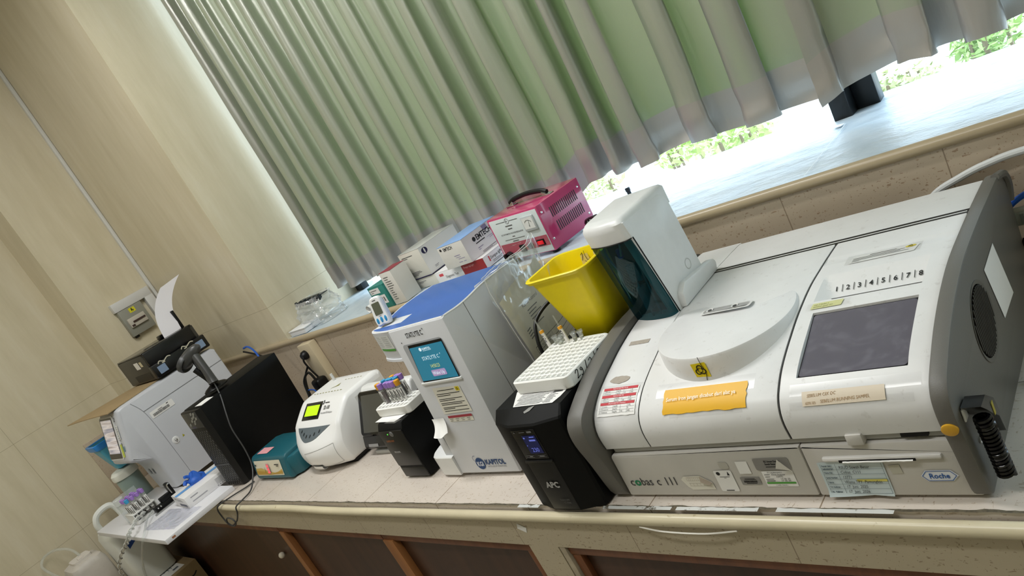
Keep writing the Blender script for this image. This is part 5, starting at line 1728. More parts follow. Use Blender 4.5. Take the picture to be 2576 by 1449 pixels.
# ------------------------------------------------------------------ black desktop computer with scanner stand on top
pc = thing('desktop_computer', 'slim black desktop computer tower with honeycomb grille front, standing on edge', 'computer', (-1.698, .083, .0085), rot=(0, .07, .146))
OFF[pc.name] = Vector((0, 0, 0))
PW, PD, PH = .107, .385, .318
m = MB().box(0, PW, .018, PD, .004, PH, .003)
obj('case', m, BLACKM, pc)
m = MB().box(0, PW - .012, .0, .02, .002, PH - .002, .003)
m.prism([(PW - .012, 0.0), (PW, .018), (PW - .012, .018)], .002, PH - .002, 'z')
bzl = obj('front_bezel', m, mat('bezel black', '#0e0e0e', .4), pc)
GR = mat('grille dark', '#3b3a38', .5)
m = MB()
rr_ = .0056
for j in range(23):
    for i in range(7):
        u = .009 + .0128 * i + (.0064 if j % 2 else 0)
        v = .012 + .0100 * j
        if u > PW - .020 or .088 < v < .098:
            continue
        m.poly([(u + rr_ * .92 * math.cos(a), -.0006, v + rr_ * math.sin(a)) for a in [PI / 3 * k + PI / 6 for k in range(6)]][::1])
obj('honeycomb_grille', m, GR, bzl)
obj('grille_bar', MB().box(.002, PW - .014, -.0015, .002, .089, .096), mat('bar grey', '#2d2d2e', .35), bzl)
m = MB().box(.003, PW - .015, -.002, .004, .250, PH - .006, .002)
gp = obj('gloss_panel', m, mat('gloss panel', '#3c3c3b', .18), bzl)
m = MB()
random.seed(2)
for k in range(9):
    u, v = .012 + .06 * random.random(), .256 + .045 * random.random()
    m.poly([(u, -.0026, v), (u + .012, -.0026, v + .004), (u + .016, -.0026, v + .014), (u + .004, -.0026, v + .010)])
obj('foil_crinkle', m, mat('foil crinkle', '#8f8f8a', .15), gp)
obj('white_tag', MB().bars(lambda a, b, k=1: Vector((a, b, PH + .0006)), [(.055, .030, .098, .085)]), PAPER, pc)
m = MB()
for y in (.04, PD - .03):
    m.box(.01, PW - .01, y - .01, y + .01, 0, .005)
obj('rubber_feet', m, BLACK, pc)

ss = thing('scanner_stand', 'black scanner stand with wide foot on top of the computer', 'stand', (-1.625, .22, .332))
m = MB().lathe([(0, 0), (.040, 0), (.041, .004), (.034, .010), (.018, .017), (.009, .022), (0, .023)], 24, Matrix.Translation((-1.632, .228, .3325)) @ Matrix.Rotation(.05, 4, 'Y') @ Matrix.Diagonal((.75, 1.15, 1, 1)))
obj('foot', m, BLACK, ss)
m = MB().tube([(-1.632, .226, .352), (-1.634, .222, .375), (-1.640, .214, .400), (-1.648, .206, .425)], lambda t: .013 - .003 * t, 10)
obj('neck', m, BLACK, ss)
m = MB().lathe([(.030, 0), (.034, .006), (.034, .018), (.028, .022)], 26, Matrix.Translation((-1.668, .207, .452)) @ Matrix.Rotation(-.9, 4, 'Y') @ Matrix.Rotation(.25, 4, 'X') @ Matrix.Diagonal((1, 1.1, 1, 1)), caps=False)
obj('cradle', m, DGREY, ss)
sc = thing('barcode_scanner', 'black handheld barcode scanner resting in its stand above the computer', 'scanner', (-1.66, .23, .43))
SCB = mat('scanner charcoal', '#3d3d3c', .35)
m = MB()
C0, C1 = Vector((-1.675, .212, .462)), Vector((-1.640, .236, .482))
m.loft([[C0 + (C1 - C0) * t + (Vector((0, 1, 0)) * math.cos(a) * wd + Vector((-.35, 0, .94)) * math.sin(a) * ht) for a in [2 * PI * k / 18 for k in range(18)]] for t, wd, ht in ((-.45, .022, .012), (-.3, .033, .020), (.2, .036, .024), (.8, .031, .023), (1.3, .022, .016), (1.5, .01, .007))])
hd = obj('head', m, SCB, sc)
m = MB().tube([(-1.642, .234, .468), (-1.630, .230, .440), (-1.618, .226, .405), (-1.610, .222, .372), (-1.606, .219, .356)], lambda t: .016 - .002 * math.sin(t * PI) + .002 * t, 14)
obj('grip', m, SCB, sc)
obj('trigger', MB().tube([(-1.650, .222, .448), (-1.642, .219, .430), (-1.632, .218, .415)], .006, 8), BLACK, sc)
# grey lead of the scanner: down the computer side, loop over the counter edge
m = MB().tube([(-1.606, .219, .358), (-1.598, .214, .335), (-1.582, .200, .300), (-1.560, .172, .245), (-1.55, .155, .195), (-1.536, .146, .12), (-1.524, .130, .062), (-1.50, .095, .026), (-1.47, .055, .008), (-1.455, .010, .006), (-1.462, -.016, .000), (-1.470, -.022, -.022), (-1.512, -.022, -.052), (-1.550, -.022, -.068), (-1.590, -.022, -.080), (-1.612, -.022, -.066), (-1.582, -.024, -.046), (-1.545, -.024, -.048), (-1.536, -.024, -.064), (-1.568, -.024, -.080), (-1.612, -.022, -.076), (-1.628, -.020, -.045), (-1.616, -.022, -.012), (-1.600, -.014, .003), (-1.575, .03, .0055), (-1.55, .075, .005), (-1.54, .11, .005)], .0026, 8, 6)
tag(obj('scanner_lead', m, CABLE, base=(-1.55, .05, 0)), 'thin grey cable from the scanner down over the computer, looped at the counter edge', 'cable')

# ------------------------------------------------------------------ board and blood counter at the left end
BD = mat('white laminate', '#dedee2', .3)
m = MB().box(-2.405, -1.632, -.208, .072, .0005, .0185, .001)
bd = tag(obj('board', m, BD, base=(-2, -.07, 0)), 'white laminated board lying across the left counter end, sticking out past its edge', 'board')
m = MB()
m.bars(lambda a, b, k=1: Vector((-1.6318, a, b)), [(-.185, .006, -.172, .013)])
obj('chip', m, mat('chipped chipboard', '#9c6a4a', .8), bd)
HA = mat('silver grey plastic', '#bcbec3', .35, var=.02)
ha = thing('blood_counter', 'tall silver-grey blood cell analyzer with lit touch screen, printer on its top', 'analyzer', (-2.23, .27, 0))
X0, X1 = -2.338, -2.122
hp_ = spline([(0, y, z) for y, z in [(.062, .024), (.058, .10), (.055, .145), (.040, .175), (.010, .192), (-.012, .205), (-.020, .225), (.0045, .290), (.023, .345), (.041, .398), (.052, .409), (.075, .4115)]], 4)
hpz = [(p.y, p.z) for p in hp_] + [(.495, .4115), (.51, .40), (.512, .024)]
rings = []
for x, e in ((X0, .014), (X0 + .005, .005), (X0 + .014, 0), (X1 - .014, 0), (X1 - .005, .005), (X1, .014)):
    n = len(hpz)
    cy_, cz_ = .25, .22
    rings.append([(x, y + (e if y < cy_ else -e * .4), z - (e * .8 if z > cz_ else -0)) for y, z in hpz])
obj('housing', MB().loft(rings), HA, ha, ang=40)
m = MB()
for y in (.11, .46):
    for x in (X0 + .03, X1 - .03):
        m.cyl((x, y, .0008), .013, .025)
obj('feet', m, BLACK, ha)
fh = plane_map((X0, -.0180, .228), (1, 0, 0), (0, .058, .170), .0016)
Wd = X1 - X0
wf = obj('screen_surround', MB().loft([[fh(u, v, k) for u, v in rrect(.004, Wd - .045, .000, .178, .012)] for k in (-6, 1.5)] + [[fh(u, v, 2.2) for u, v in rrect(.007, Wd - .053, .003, .175, .010)]]), mat('surround white', '#d5d7da', .35), ha)
obj('screen_border', MB().poly([fh(u, v, 2.6) for u, v in rrect(.010, Wd - .055, .006, .172, .006)]), BLACKG, wf)
SM = bpy.data.materials.new('blood counter screen')
t_ = NT(SM)
f_ = t_.noise(t_.coord((3, 3, 60)), 1, 2)
cc = t_.ramp(f_, [(.35, lin('#9d8f8e')), (.5, lin('#d9d2d2')), (.62, lin('#8f8fa0')), (.75, lin('#d5cfcf'))])
t_.link(cc, t_.b.inputs['Base Color']); t_.link(cc, t_.b.inputs['Emission Color']); t_.b.inputs['Emission Strength'].default_value = .45; t_.b.inputs['Roughness'].default_value = .2
obj('screen', MB().poly([fh(u, v, 3.2) for u, v in ((.020, .028), (Wd - .062, .026), (Wd - .062, .163), (.020, .166))]), SM, wf, label='lit touch screen with grey and white rows')
m = MB().stroke(fh, [(Wd - .040, .166), (Wd - .026, .166), (Wd - .040, .154), (Wd - .026, .154)], .0028)
m.bars(fh, [(Wd - .034, .060, Wd - .026, .066)])
obj('emblem_print', m, mat('dark grey print', '#46484c', .4), ha)
obj('label_strip', MB().poly([fh(u, v) for u, v in rrect(Wd - .042, Wd - .018, .080, .136, .002)]), mat('label pale', '#dfe1df', .5), ha)
m = MB()
for k in range(6):
    m.bars(lambda a, b, k=1: fh(a, b, 1.6), [(Wd - .039, .085 + .0085 * k, Wd - .022 - .004 * (k % 3), .0882 + .0085 * k)])
obj('label_print', m, mat('faint print', '#a3a7a5', .6), ha)
obj('yellow_note', MB().poly([fh(u, v, 2) for u, v in ((Wd - .048, .008), (Wd - .022, .010), (Wd - .026, .062), (Wd - .047, .060))]), mat('lime note', '#c3cf58', .6), ha, label='lime yellow paper strip beside the screen')
obj('teal_patch', MB().poly([fh(u, v) for u, v in rrect(Wd - .019, Wd - .010, .030, .052, .003)]), mat('teal patch', '#4f8f9c', .5), ha)
fsd = plane_map((X1 + .0006, 0, 0), (0, 1, 0), (0, 0, 1), .0006)
m = MB().bars(fsd, [(.128, .3455, .505, .3475)])
m.bars(fsd, [(.440, .235, .4425, .3455)])
m.stroke(fsd, [(.105, .400), (.128, .347), (.135, .26), (.136, .15), (.136, .03)], .0014)
obj('panel_seams', m, mat('seam grey dark', '#7b7d80', .5), ha)
st = obj('barcode_label', MB().poly([fsd(u, v) for u, v in rrect(.141, .244, .302, .330, .004)]), PAPER, ha, label='white barcode label on the side')
m = MB(); random.seed(9)
x = .150
while x < .222:
    w_ = .0008 + .0014 * random.random(); m.bars(lambda a, b, k=1: fsd(a, b, 2), [(x, .307, x + w_, .318)]); x += w_ + .001
m.bars(lambda a, b, k=1: fsd(a, b, 2), [(.175, .3205, .195, .3225), (.215, .3235, .224, .3265)])
obj('barcode', m, INK, st)
obj('round_lock', MB().lathe([(.003, .003), (.009, .004), (.013, .003), (.0155, 0)], 24, Matrix.Translation((X1, .163, .182)) @ Matrix.Rotation(PI / 2, 4, 'Y')), WHITE, ha)
obj('lock_core', MB().ball((X1 + .003, .163, .182), .0065), CHROME, ha)
obj('warning_triangle', MB().poly([fsd(.192, .176), fsd(.202, .178), fsd(.196, .187)]), mat('olive yellow', '#a8a021', .5), ha)
m = MB()
for k in range(2):
    m.bars(lambda a, b, k=1: Vector((a, .0545, b)), [(-2.28 + .04 * k, .10, -2.268 + .04 * k, .125)])
obj('vent_marks', m, mat('vent grey', '#77797c', .5), ha)
m = MB().box(-2.025, -1.995, -.085, .012, .0195, .040, .003)
m.box(-2.025, -1.995, -.006, .010, .040, .092, .004)
m.box(-2.0245, -1.996, -.050, -.006, .040, .058, .003)
obj('sample_bracket', m, BLACK, ha)
m = MB().tube([(-1.993, -.004, .05), (-1.993, -.004, .083), (-1.993, .006, .088)], .003, 8)
m.ball((-1.995, -.074, .034), .0035); m.ball((-1.995, -.062, .034), .0035)
obj('bracket_trim', m, CHROME, ha)
m = MB().box(-1.985, -1.976, -.10, .03, .0190, .024)
tag(obj('metal_strip', m, mat('steel strip', '#9a9a98', .25, metal=.6), base=(-2.04, -.03, .0185)), 'long steel strip lying on the board in front of the blood counter', 'strip')
# printer and cardboard sheet on top
def cardf(u, v):
    x = -2.13 - .33 * u - .05 * v * (1 - u)
    y = -.04 + .32 * v + .06 * (1 - u) * (1 - v)
    return Vector((x, y, .4124 + .006 * math.sin(u * 3) * (1 - v) + .014 * (u ** 2) * (1 - v)))
m = MB().grid(cardf, 16, 16, .003)
tag(obj('cardboard_sheet', m, CARD, base=(-2.3, .1, .412)), 'brown cardboard sheet under the printer, jutting over the blood counter screen', 'cardboard')
pn_ = thing('printer', 'black desktop printer with paper sheet standing up, on top of the blood counter', 'printer', (-2.28, .375, .4165))
PB = mat('printer black', '#131313', .3)
m = MB().box(-2.448, -2.15, .252, .500, .4195, .534, .006)
obj('body', m, mat('printer side', '#3a3832', .4), pn_)
m = MB().box(-2.152, -2.118, .250, .503, .421, .478, .005)
m.box(-2.165, -2.135, .256, .480, .478, .536, .004)
fr_ = obj('front', m, PB, pn_)
m = MB().box(-2.44, -2.14, .252, .49, .533, .5385, .003)
m.box(-2.30, -2.26, .40, .44, .538, .556, .004)
obj('top_lid', m, BLACKG, pn_)
fpr = plane_map((-2.1178, .250, .421), (0, 1, 0), (0, 0, 1), .0006)
for k, y0 in enumerate((.018, .200)):
    obj('status_window', MB().poly([fpr(u, v) for u, v in rrect(y0, y0 + .036, .010, .042, .002)]), mat('blue grey window', '#7d90aa', .2), fr_)
m = MB()
for y0 in (.040, .150):
    m.stroke(fpr, [(y0 - .01, .050), (y0, .058), (y0 + .016, .050), (y0 + .036, .058), (y0 + .05, .054)], .004)
m.bars(fpr, [(.046, .044, .060, .048), (.152, .044, .165, .048)])
obj('silver_waves', m, mat('silver wave', '#c4c0ad', .3), fr_)
fpl = plane_map((-2.448, .2515, .42), (1, 0, 0), (0, 0, 1), .0006)
obj('white_label', MB().bars(fpl, [(.175, .062, .225, .092)]), PAPER, pn_)
obj('cream_patch', MB().bars(fpl, [(.235, .068, .262, .090)]), mat('cream patch', '#cfc5a5', .6), pn_)
obj('tray_opening', MB().bars(fpl, [(.10, .008, .28, .036)]), BLACK, pn_)
m = MB().box(-2.235, -2.20, .478, .490, .536, .62, .003)
obj('paper_support', m, BLACK, pn_)
def sheetf(u, v):
    return Vector((-2.195 - .05 * v + .02 * v * v, .390 + .082 * u + .035 * v + .085 * v ** 3 + .02 * (u) * v * v, .5395 + .195 * v - .012 * v * (1 - u) + .02 * v * v * u * .0))
m = MB().grid(sheetf, 8, 24)
tag(obj('paper_sheet', m, mat('printer paper', '#dfdee3', .6), base=(-2.2, .43, .536)), 'long curled white paper standing up out of the black printer', 'paper')

# items on the board
gb = thing('glove_box', 'white blue-edged glove box on the board, open top with blue glove poking out', 'box', (-1.906, -.038, .0187), -.09)
GW, GD, GH = .160, .200, .043
m = MB().box(0, GW, 0, GD, 0, GH, .001)
obj('carton', m, BOXW, gb)
m = MB().bars(lambda a, b, k=1: Vector((a, b, GH + .0006)), [(.045, .0, .075, GD)])
obj('blue_stripe', m, mat('glove box blue', '#5c9ad8', .5), gb)
fg = plane_map((GW, 0, 0), (0, 1, 0), (0, 0, 1), .0006)
fg2 = plane_map((0, 0, 0), (1, 0, 0), (0, 0, 1), .0006)
m = MB()
for k in range(5):
    m.bars(fg, [(.120, .030 - .0045 * k, .165 - .004 * (k % 2), .0315 - .0045 * k)])
for k in range(6):
    m.bars(fg, [(.118 + .009 * k, .004, .123 + .009 * k, .008)])
m.bars(fg, [(.020, .014, .080, .017), (.020, .030, .05, .033)])
m.bars(fg2, [(.03, .030, .05, .034), (.055, .030, .11, .032), (.055, .025, .12, .0265)])
obj('print', m, mat('faint grey print', '#9b9ba2', .6), gb)
m = MB().bars(fg2, [(.055, .004, .14, .014)]); obj('dark_label', m, mat('slate label', '#575a6b', .5), gb)
m = MB()
random.seed(6)
def glove(u, v):
    a = 2 * PI * u
    r_ = .030 * (1 - v) ** .6 * (1 + .55 * noise.noise((math.cos(a) * 1.6 + 3, math.sin(a) * 1.6, v * 2.5)))
    return Vector((.060 + r_ * .8 * math.cos(a) + .012 * v, .095 + r_ * 1.25 * math.sin(a), GH - .004 + .045 * v + .012 * noise.noise((math.cos(a) * 2, math.sin(a) * 2, v * 3)) * v))
m.grid(glove, 36, 14)
m.tube([(.055, .075, GH + .01), (.05, .06, GH + .02), (.052, .05, GH + .012)], .007, 8)
m.tube([(.065, .085, GH + .018), (.062, .072, GH + .036), (.066, .062, GH + .04)], .006, 8)
tag(obj('blue_glove', m, mat('blue nitrile', '#2a62c4', .5)), 'crumpled blue glove poking out of the glove box', 'glove')
g_ = bpy.data.objects['blue_glove']; g_.location = gb.location; g_.rotation_euler = gb.rotation_euler
tr_ = thing('tube_rack', 'white plastic rack with mostly purple-capped tubes, in front of the blood counter', 'rack', (-2.06, -.09, .0187))
RX0, RX1, RY0, RY1 = -2.125, -2.035, -.150, -.055
RK = mat('rack white', '#d6d6d2', .4)
m = MB().box(RX0, RX1, RY0, RY1, .0187, .030, .002)
m.box(RX0, RX1, RY0, RY1, .058, .063, .001)
m.box(RX0, RX1, RY0, RY0 + .004, .030, .058); m.box(RX0, RX1, RY1 - .004, RY1, .030, .058)
obj('frame', m, RK, tr_)
obj('clear_cover', MB().box(RX0 - .03, RX0 - .028, RY0, RY1, .02, .13), CLEAR, tr_)
k_ = 0
for i in range(3):
    for j in range(4):
        if (i, j) == (2, 3): continue
        x, y = RX1 - .016 - .027 * i, RY0 + .017 + .021 * j
        cap = BLUECAP if (i, j) == (0, 0) else PURPLE
        pos = ('front', 'middle', 'rear')[i], ('first', 'second', 'third', 'fourth')[j]
        lb = 'blue-capped tube at the corner of the white rack on the board' if cap is BLUECAP else f'purple-capped tube in the white rack on the board, {pos[0]} row, {pos[1]} from the counter edge'
        blood_tube(lb, (x, y, .0635 - .030), (0, .04 * math.sin(k_), 0), cap, 'blood tubes in the white rack on the board', .6, True, h=.080, r=.0062, ang=-.4)
        k_ += 1
m = MB().grid(lambda u, v: Vector((-1.93 + .26 * u, -.175 + .115 * v + .02 * u, .0192 + .0035 * abs(noise.noise((u * 6, v * 6, 0))))), 30, 20)
tag(obj('clear_pouch', m, glass('pouch film', '#f3f4fa', .16, .1, 1.5), base=(-1.8, -.12, .0187)), 'flat clear plastic pouch lying on the white board edge', 'plastic bag')
m = MB().tube([(-2.03, -.115, .045), (-1.99, -.155, .052), (-1.93, -.19, .054), (-1.92, -.218, .045), (-1.96, -.223, .02), (-2.06, -.223, -.015), (-2.2, -.224, -.065), (-2.33, -.226, -.12), (-2.40, -.23, -.17), (-2.44, -.23, -.225), (-2.46, -.23, -.29)], .0048, 8)
sp_ = obj('spiral_tubing', m, CLEAR, None, base=(-2.1, -.2, -.3))
tag(sp_, 'clear tubing wound with white spiral wrap, hanging over the board front edge', 'tubing')
P = spline([(-2.03, -.115, .045), (-1.99, -.155, .052), (-1.93, -.19, .054), (-1.92, -.218, .045), (-1.96, -.223, .02), (-2.06, -.223, -.015), (-2.2, -.224, -.065), (-2.33, -.226, -.12), (-2.40, -.23, -.17), (-2.44, -.23, -.225), (-2.46, -.23, -.285)], 14)
m = MB()
pts = [p + Vector((0, math.cos(i * .75), math.sin(i * .75))) * .0068 for i, p in enumerate(P)]
m.tube([tuple(p) for p in pts], .0024, 6, 0)
obj('spiral_wrap', m, mat('wrap white', '#cfcfca', .4), sp_)
m = MB().tube([(-2.02, -.09, .035), (-1.93, -.145, .040), (-1.84, -.19, .036), (-1.82, -.216, .022), (-1.86, -.224, -.01), (-1.95, -.226, -.06), (-2.04, -.228, -.12), (-2.10, -.23, -.18), (-2.14, -.23, -.26), (-2.15, -.23, -.30)], .0042, 8)
tag(obj('clear_tubing', m, CLEAR, base=(-2.0, -.2, -.3)), 'plain clear tube hanging over the board edge, right of the spiral-wrapped one', 'tubing')
# jar with white lid, blue bin standing on it
jr = thing('lidded_jar', 'grey-green jar with wide white lid left of the blood counter', 'jar', (-2.46, .02, 0))
lathe_obj2 = MB().lathe([(0, .0), (.046, .001), (.050, .006), (.050, .118), (.046, .125), (0, .125)], 28, Matrix.Translation((-2.46, .022, 0.0005)))
obj('glass_body', lathe_obj2, mat('jar grey green', '#8b9d98', .3), jr)
obj('lid', MB().lathe([(.046, .124), (.055, .126), (.057, .132), (.055, .150), (.046, .160), (.020, .166), (0, .167)], 28, Matrix.Translation((-2.46, .022, .0005))), mat('lid white', '#dfe0d6', .4), jr)
bb = thing('blue_basket', 'blue plastic basket with bright blue rim on the white jar lid', 'basket', (-2.50, .06, .168))
def bbr(z, g):
    return [(x, y, z) for x, y in rrect(-2.475 - g, -2.42 + g * .5, .01 - g * .9, .09 + g, .012, 5)]
m = MB().loft([bbr(.169, -.002), bbr(.172, .004), bbr(.30, .036), bbr(.303, .036), bbr(.303, .033), bbr(.18, .004), [(-2.45, .05, .178)] * 20])
obj('tub', m, mat('basket teal blue', '#4f9fb8', .4), bb)
m = MB().loft([bbr(.280, .036), bbr(.284, .041), bbr(.305, .046), bbr(.308, .042), bbr(.306, .034), bbr(.296, .033)], caps=False)
obj('rim', m, mat('basket bright blue', '#2f87d4', .35), bb)
# floor-standing things under the board
cb = thing('cardboard_box', 'brown cardboard carton with white label on top, on the floor below the board', 'box', (-2.46, -.18, ZF))
m = MB().box(-2.66, -2.30, -.36, -.006, ZF + .0005, -.302, .002)
obj('carton', m, CARD, cb)
m = MB().bars(lambda a, b, k=1: Vector((a, b, -.3012)), [(-2.47, -.185, -2.33, -.045)])
st = obj('label', m, PAPER, cb)
m = MB()
for k in range(5):
    m.bars(lambda a, b, k=1: Vector((a, b, -.3007)), [(-2.45, -.06 - .015 * k, -2.42 + .02 * math.sin(k), -.063 - .015 * k)])
m.bars(lambda a, b, k=1: Vector((a, b, -.3007)), [(-2.38, -.085, -2.36, -.06)])
obj('print_lines', m, mat('slate print', '#5b6470', .6), st)
obj('tape', MB().bars(lambda a, b, k=1: Vector((a, b, -.3014)), [(-2.66, -.20, -2.30, -.19)]), mat('carton seam', '#7d6a48', .6), cb)
m = MB().stroke(lambda a, b, k=1: Vector((-2.2988, a, b)), [(-.14, -.37), (-.12, -.355), (-.10, -.365), (-.08, -.35), (-.05, -.355), (-.03, -.345)], .006)
obj('scrawl', m, INK, cb)
jc = thing('jerrycan', 'translucent white jerrycan with loop handle, standing on the carton at the board end', 'jerrycan', (-2.52, -.11, -.302))
def jr_(z, g=0, sh=0):
    return [(x, y + sh, z) for x, y in rrect(-2.635 + g, -2.42 - g, -.188 + g, -.032 - g, .03, 6)]
m = MB().loft([jr_(-.3015, .012), jr_(-.295), jr_(-.06), jr_(-.035, .010), jr_(-.02, .035)])
obj('tank', m, MILK, jc)
m = MB().tube([(-2.53, -.165, -.03), (-2.525, -.170, .015), (-2.52, -.150, .050), (-2.515, -.105, .060), (-2.51, -.080, .045), (-2.51, -.072, -.01)], .013, 10)
obj('loop_handle', m, MILK, jc)
m = MB().cyl((-2.50, -.055, -.03), .018, .06).cyl((-2.50, -.055, .030), .023, .030, bev=.003)
obj('cap', m, mat('cap white', '#dcdcd8', .4), jc)
m = MB().poly([(-2.4185, -.150, -.10), (-2.4185, -.06, -.06), (-2.4185, -.06, -.085), (-2.4185, -.15, -.125)])
obj('blue_print', m, mat('blue print', '#2b4f9a', .6), jc)
pb = thing('pump_box', 'grubby white rounded box with tubing, left of the jerrycan', 'box', (-2.66, -.27, -.302))
def pbr(z, g=0):
    return [(x, y, z) for x, y in rrect(-2.76 + g, -2.66 - g * .5 + .08, -.345 + g, -.198 - g, .028, 6)]
m = MB().loft([pbr(-.3015, .008), pbr(-.29), pbr(-.12), pbr(-.098, .008), pbr(-.088, .028)])
obj('housing', m, mat('grubby white', '#bfb9b0', .5, var=.1, vscale=15, stain=('#8f877a', 25, .62)), pb)
m = MB().loft([[(x, y, z) for x, y in rrect(-2.72, -2.62, -.31, -.23, .02, 5)] for z in (-.090, -.078)])
m.box(-2.66, -2.63, -.285, -.262, -.0785, -.0735, .001)
obj('top_plate', m, mat('grubby top', '#d0cac2', .5), pb)
m = MB().tube([(-2.70, -.26, -.08), (-2.76, -.265, -.045), (-2.82, -.30, -.02), (-2.84, -.345, -.02), (-2.83, -.375, -.045), (-2.80, -.37, -.085), (-2.77, -.355, -.125), (-2.74, -.352, -.16), (-2.72, -.35, -.21)], .006, 8)
tag(obj('clear_hose', m, CLEAR, base=(-2.78, -.32, -.2)), 'loop of clear hose standing up beside the grubby white box by the left wall', 'tubing')

# ------------------------------------------------------------------ wall things
cd = MB().box(XP - .002, XP + .016, YW - .016, YW - .001, ZF + .4, 2.14, .002)
cd.box(XP - .002, XP + .0165, YW - .0165, YW - .001, .905, .908)
tag(obj('cable_trunking', cd, mat('trunking grey white', '#d2d2ce', .45), base=(XP, YW, ZF)), 'slim pale cable trunking running up the wall corner', 'trunking')
br = thing('breaker_box', 'grey wall breaker box with white raised cover frame and yellow sticker', 'switch', (XP, .52, .60))
WF = mat('breaker frame white', '#cfcfcd', .4)
m = MB().box(XP - .001, XP + .030, .430, .620, .720, .762, .002)
m.box(XP - .001, XP + .030, .580, .622, .580, .722, .002)
obj('cover_frame', m, WF, br)
m = MB().box(XP - .001, XP + .028, .438, .555, .590, .720, .003)
gb_ = obj('grey_case', m, mat('breaker grey', '#8b8b80', .5), br)
m = MB().box(XP + .027, XP + .040, .452, .535, .628, .672, .002)
bk = obj('breaker', m, mat('breaker beige', '#bdb7ab', .5), br)
m = MB().box(XP + .040, XP + .044, .470, .530, .646, .654)
m.box(XP + .040, XP + .043, .456, .470, .632, .640)
obj('rocker', m, mat('breaker dark', '#3c2a26', .4), bk)
obj('yellow_sticker', MB().bars(lambda a, b, k=1: Vector((XP + .0287, a, b)), [(.486, .690, .516, .712)]), mat('sticker yellow', '#d6cf2a', .5), gb_)
m = MB(); m.stroke(lambda a, b, k=1: Vector((XP + .0292, a, b)), [(.497, .695), (.502, .709), (.498, .702), (.506, .700), (.503, .694)], .003); obj('sticker_mark', m, INK, gb_)
obj('case_feet', MB().box(XP, XP + .02, .450, .465, .580, .591), BLACK, gb_)
so = thing('socket_box', 'beige surface socket block standing on the counter against the wall tiles', 'socket', (-1.64, .625, 0))
m = MB().box(-1.688, -1.598, .603, .641, .0005, .276, .004)
obj('cover', m, mat('socket beige', '#c3b598', .45), so)
m = MB().lathe([(0, .022), (.012, .022), (.018, .014), (.019, .004), (.019, 0)], 18, Matrix.Translation((-1.655, .603, .235)) @ Matrix.Rotation(PI / 2, 4, 'X'))
m.tube([(-1.655, .585, .23), (-1.655, .578, .215), (-1.650, .580, .18), (-1.64, .585, .14), (-1.63, .588, .10)], .004, 8)
tag(obj('black_plug', m, BLACK, base=(-1.655, .59, .1)), 'black mains plug in the beige socket block', 'plug')
m = MB().box(-1.640, -1.585, .540, .590, .085, .142, .012, 3)
tag(obj('power_adapter', m, BLACK, base=(-1.61, .565, .085)), 'black power adapter block hanging below the socket plug', 'adapter')
m = MB().tube([(-1.60, .55, .09), (-1.58, .53, .06), (-1.60, .50, .05), (-1.64, .50, .065), (-1.66, .52, .10), (-1.67, .54, .15), (-1.64, .56, .175), (-1.63, .565, .135)], .005, 8)
m.tube([(-1.72, .56, .0), (-1.71, .55, .08), (-1.69, .56, .15), (-1.66, .58, .19)], .004, 8)
m.tube([(-1.62, .47, .006), (-1.57, .45, .03), (-1.53, .46, .05), (-1.50, .48, .04), (-1.52, .50, .01), (-1.60, .49, .006)], .006, 8)
tag(obj('black_leads', m, CABLE_B, base=(-1.62, .52, 0)), 'tangle of black leads behind the white SD-100 analyzer', 'cable')
m = MB().tube([(-1.70, .54, .10), (-1.66, .53, .115), (-1.60, .52, .115), (-1.57, .51, .10)], .003, 8)
tag(obj('blue_patch_lead', m, BLUE_C, base=(-1.63, .52, .1)), 'short thin blue lead among the black cables below the socket', 'cable')
m = MB().tube([(-2.02, .57, .345), (-1.97, .565, .348), (-1.92, .555, .33), (-1.89, .545, .30), (-1.885, .54, .27), (-1.88, .54, .12), (-1.87, .55, .02), (-1.85, .56, .0055)], .0042, 8)
tag(obj('blue_network_cable', m, BLUE_C, base=(-1.95, .56, .2)), 'blue network cable arching behind the computer from the blood counter', 'cable')
m = MB().tube([(-2.05, .575, .33), (-1.97, .575, .305), (-1.90, .572, .275), (-1.86, .572, .20), (-1.86, .575, .03), (-1.88, .58, .0055)], .004, 8)
tag(obj('black_network_cable', m, CABLE_B, base=(-1.95, .55, .24)), 'black cable under the blue arching one behind the computer', 'cable')
m = MB().tube([(.56, .635, .17), (.60, .632, .205), (.64, .628, .222), (.69, .625, .236), (.76, .625, .242), (.95, .625, .235), (1.2, .62, .2)], .0065, 10)
tag(obj('white_hose', m, mat('hose white', '#cfd2d2', .4), base=(.8, .62, .1)), 'white hose on the wall tiles behind the white analyzer', 'hose')
m = MB().tube([(.695, .60, .150), (.73, .605, .172), (.80, .61, .19), (.92, .61, .19), (1.2, .61, .15)], .0055, 8)
tag(obj('blue_hose', m, BLUE_C, base=(.9, .61, .1)), 'blue cable leaving the rear of the white analyzer at the right edge', 'cable')
cn = thing('cable_connector', 'grey ribbed plug behind the right rear of the white analyzer', 'plug', (.735, .585, .13))
obj('shell', MB().box(.70, .80, .582, .607, .128, .152, .002), mat('connector grey', '#84877f', .45), cn)
m = MB()
for k in range(5):
    m.box(.722 + .012 * k, .727 + .012 * k, .5808, .583, .131, .149)
obj('ribs', m, mat('connector dark', '#5e615b', .5), cn)
obj('thumb_screw', MB().cyl((.69, .59, .153), .006, .06, 'x', 12), mat('screw grey', '#8e8c80', .4), cn)
m = MB().tube([(.72, .57, .10), (.80, .56, .11), (.95, .55, .10), (1.2, .5, .02)], .011, 8)
m.tube([(.72, .55, .07), (.80, .53, .06), (1.0, .45, .03), (1.2, .4, .012)], .007, 8)
m.tube([(.725, .30, .006), (.80, .30, .006), (1.1, .31, .006)], .004, 8)
m.tube([(.728, .285, .004), (.80, .287, .004), (1.1, .30, .004)], .003, 8)
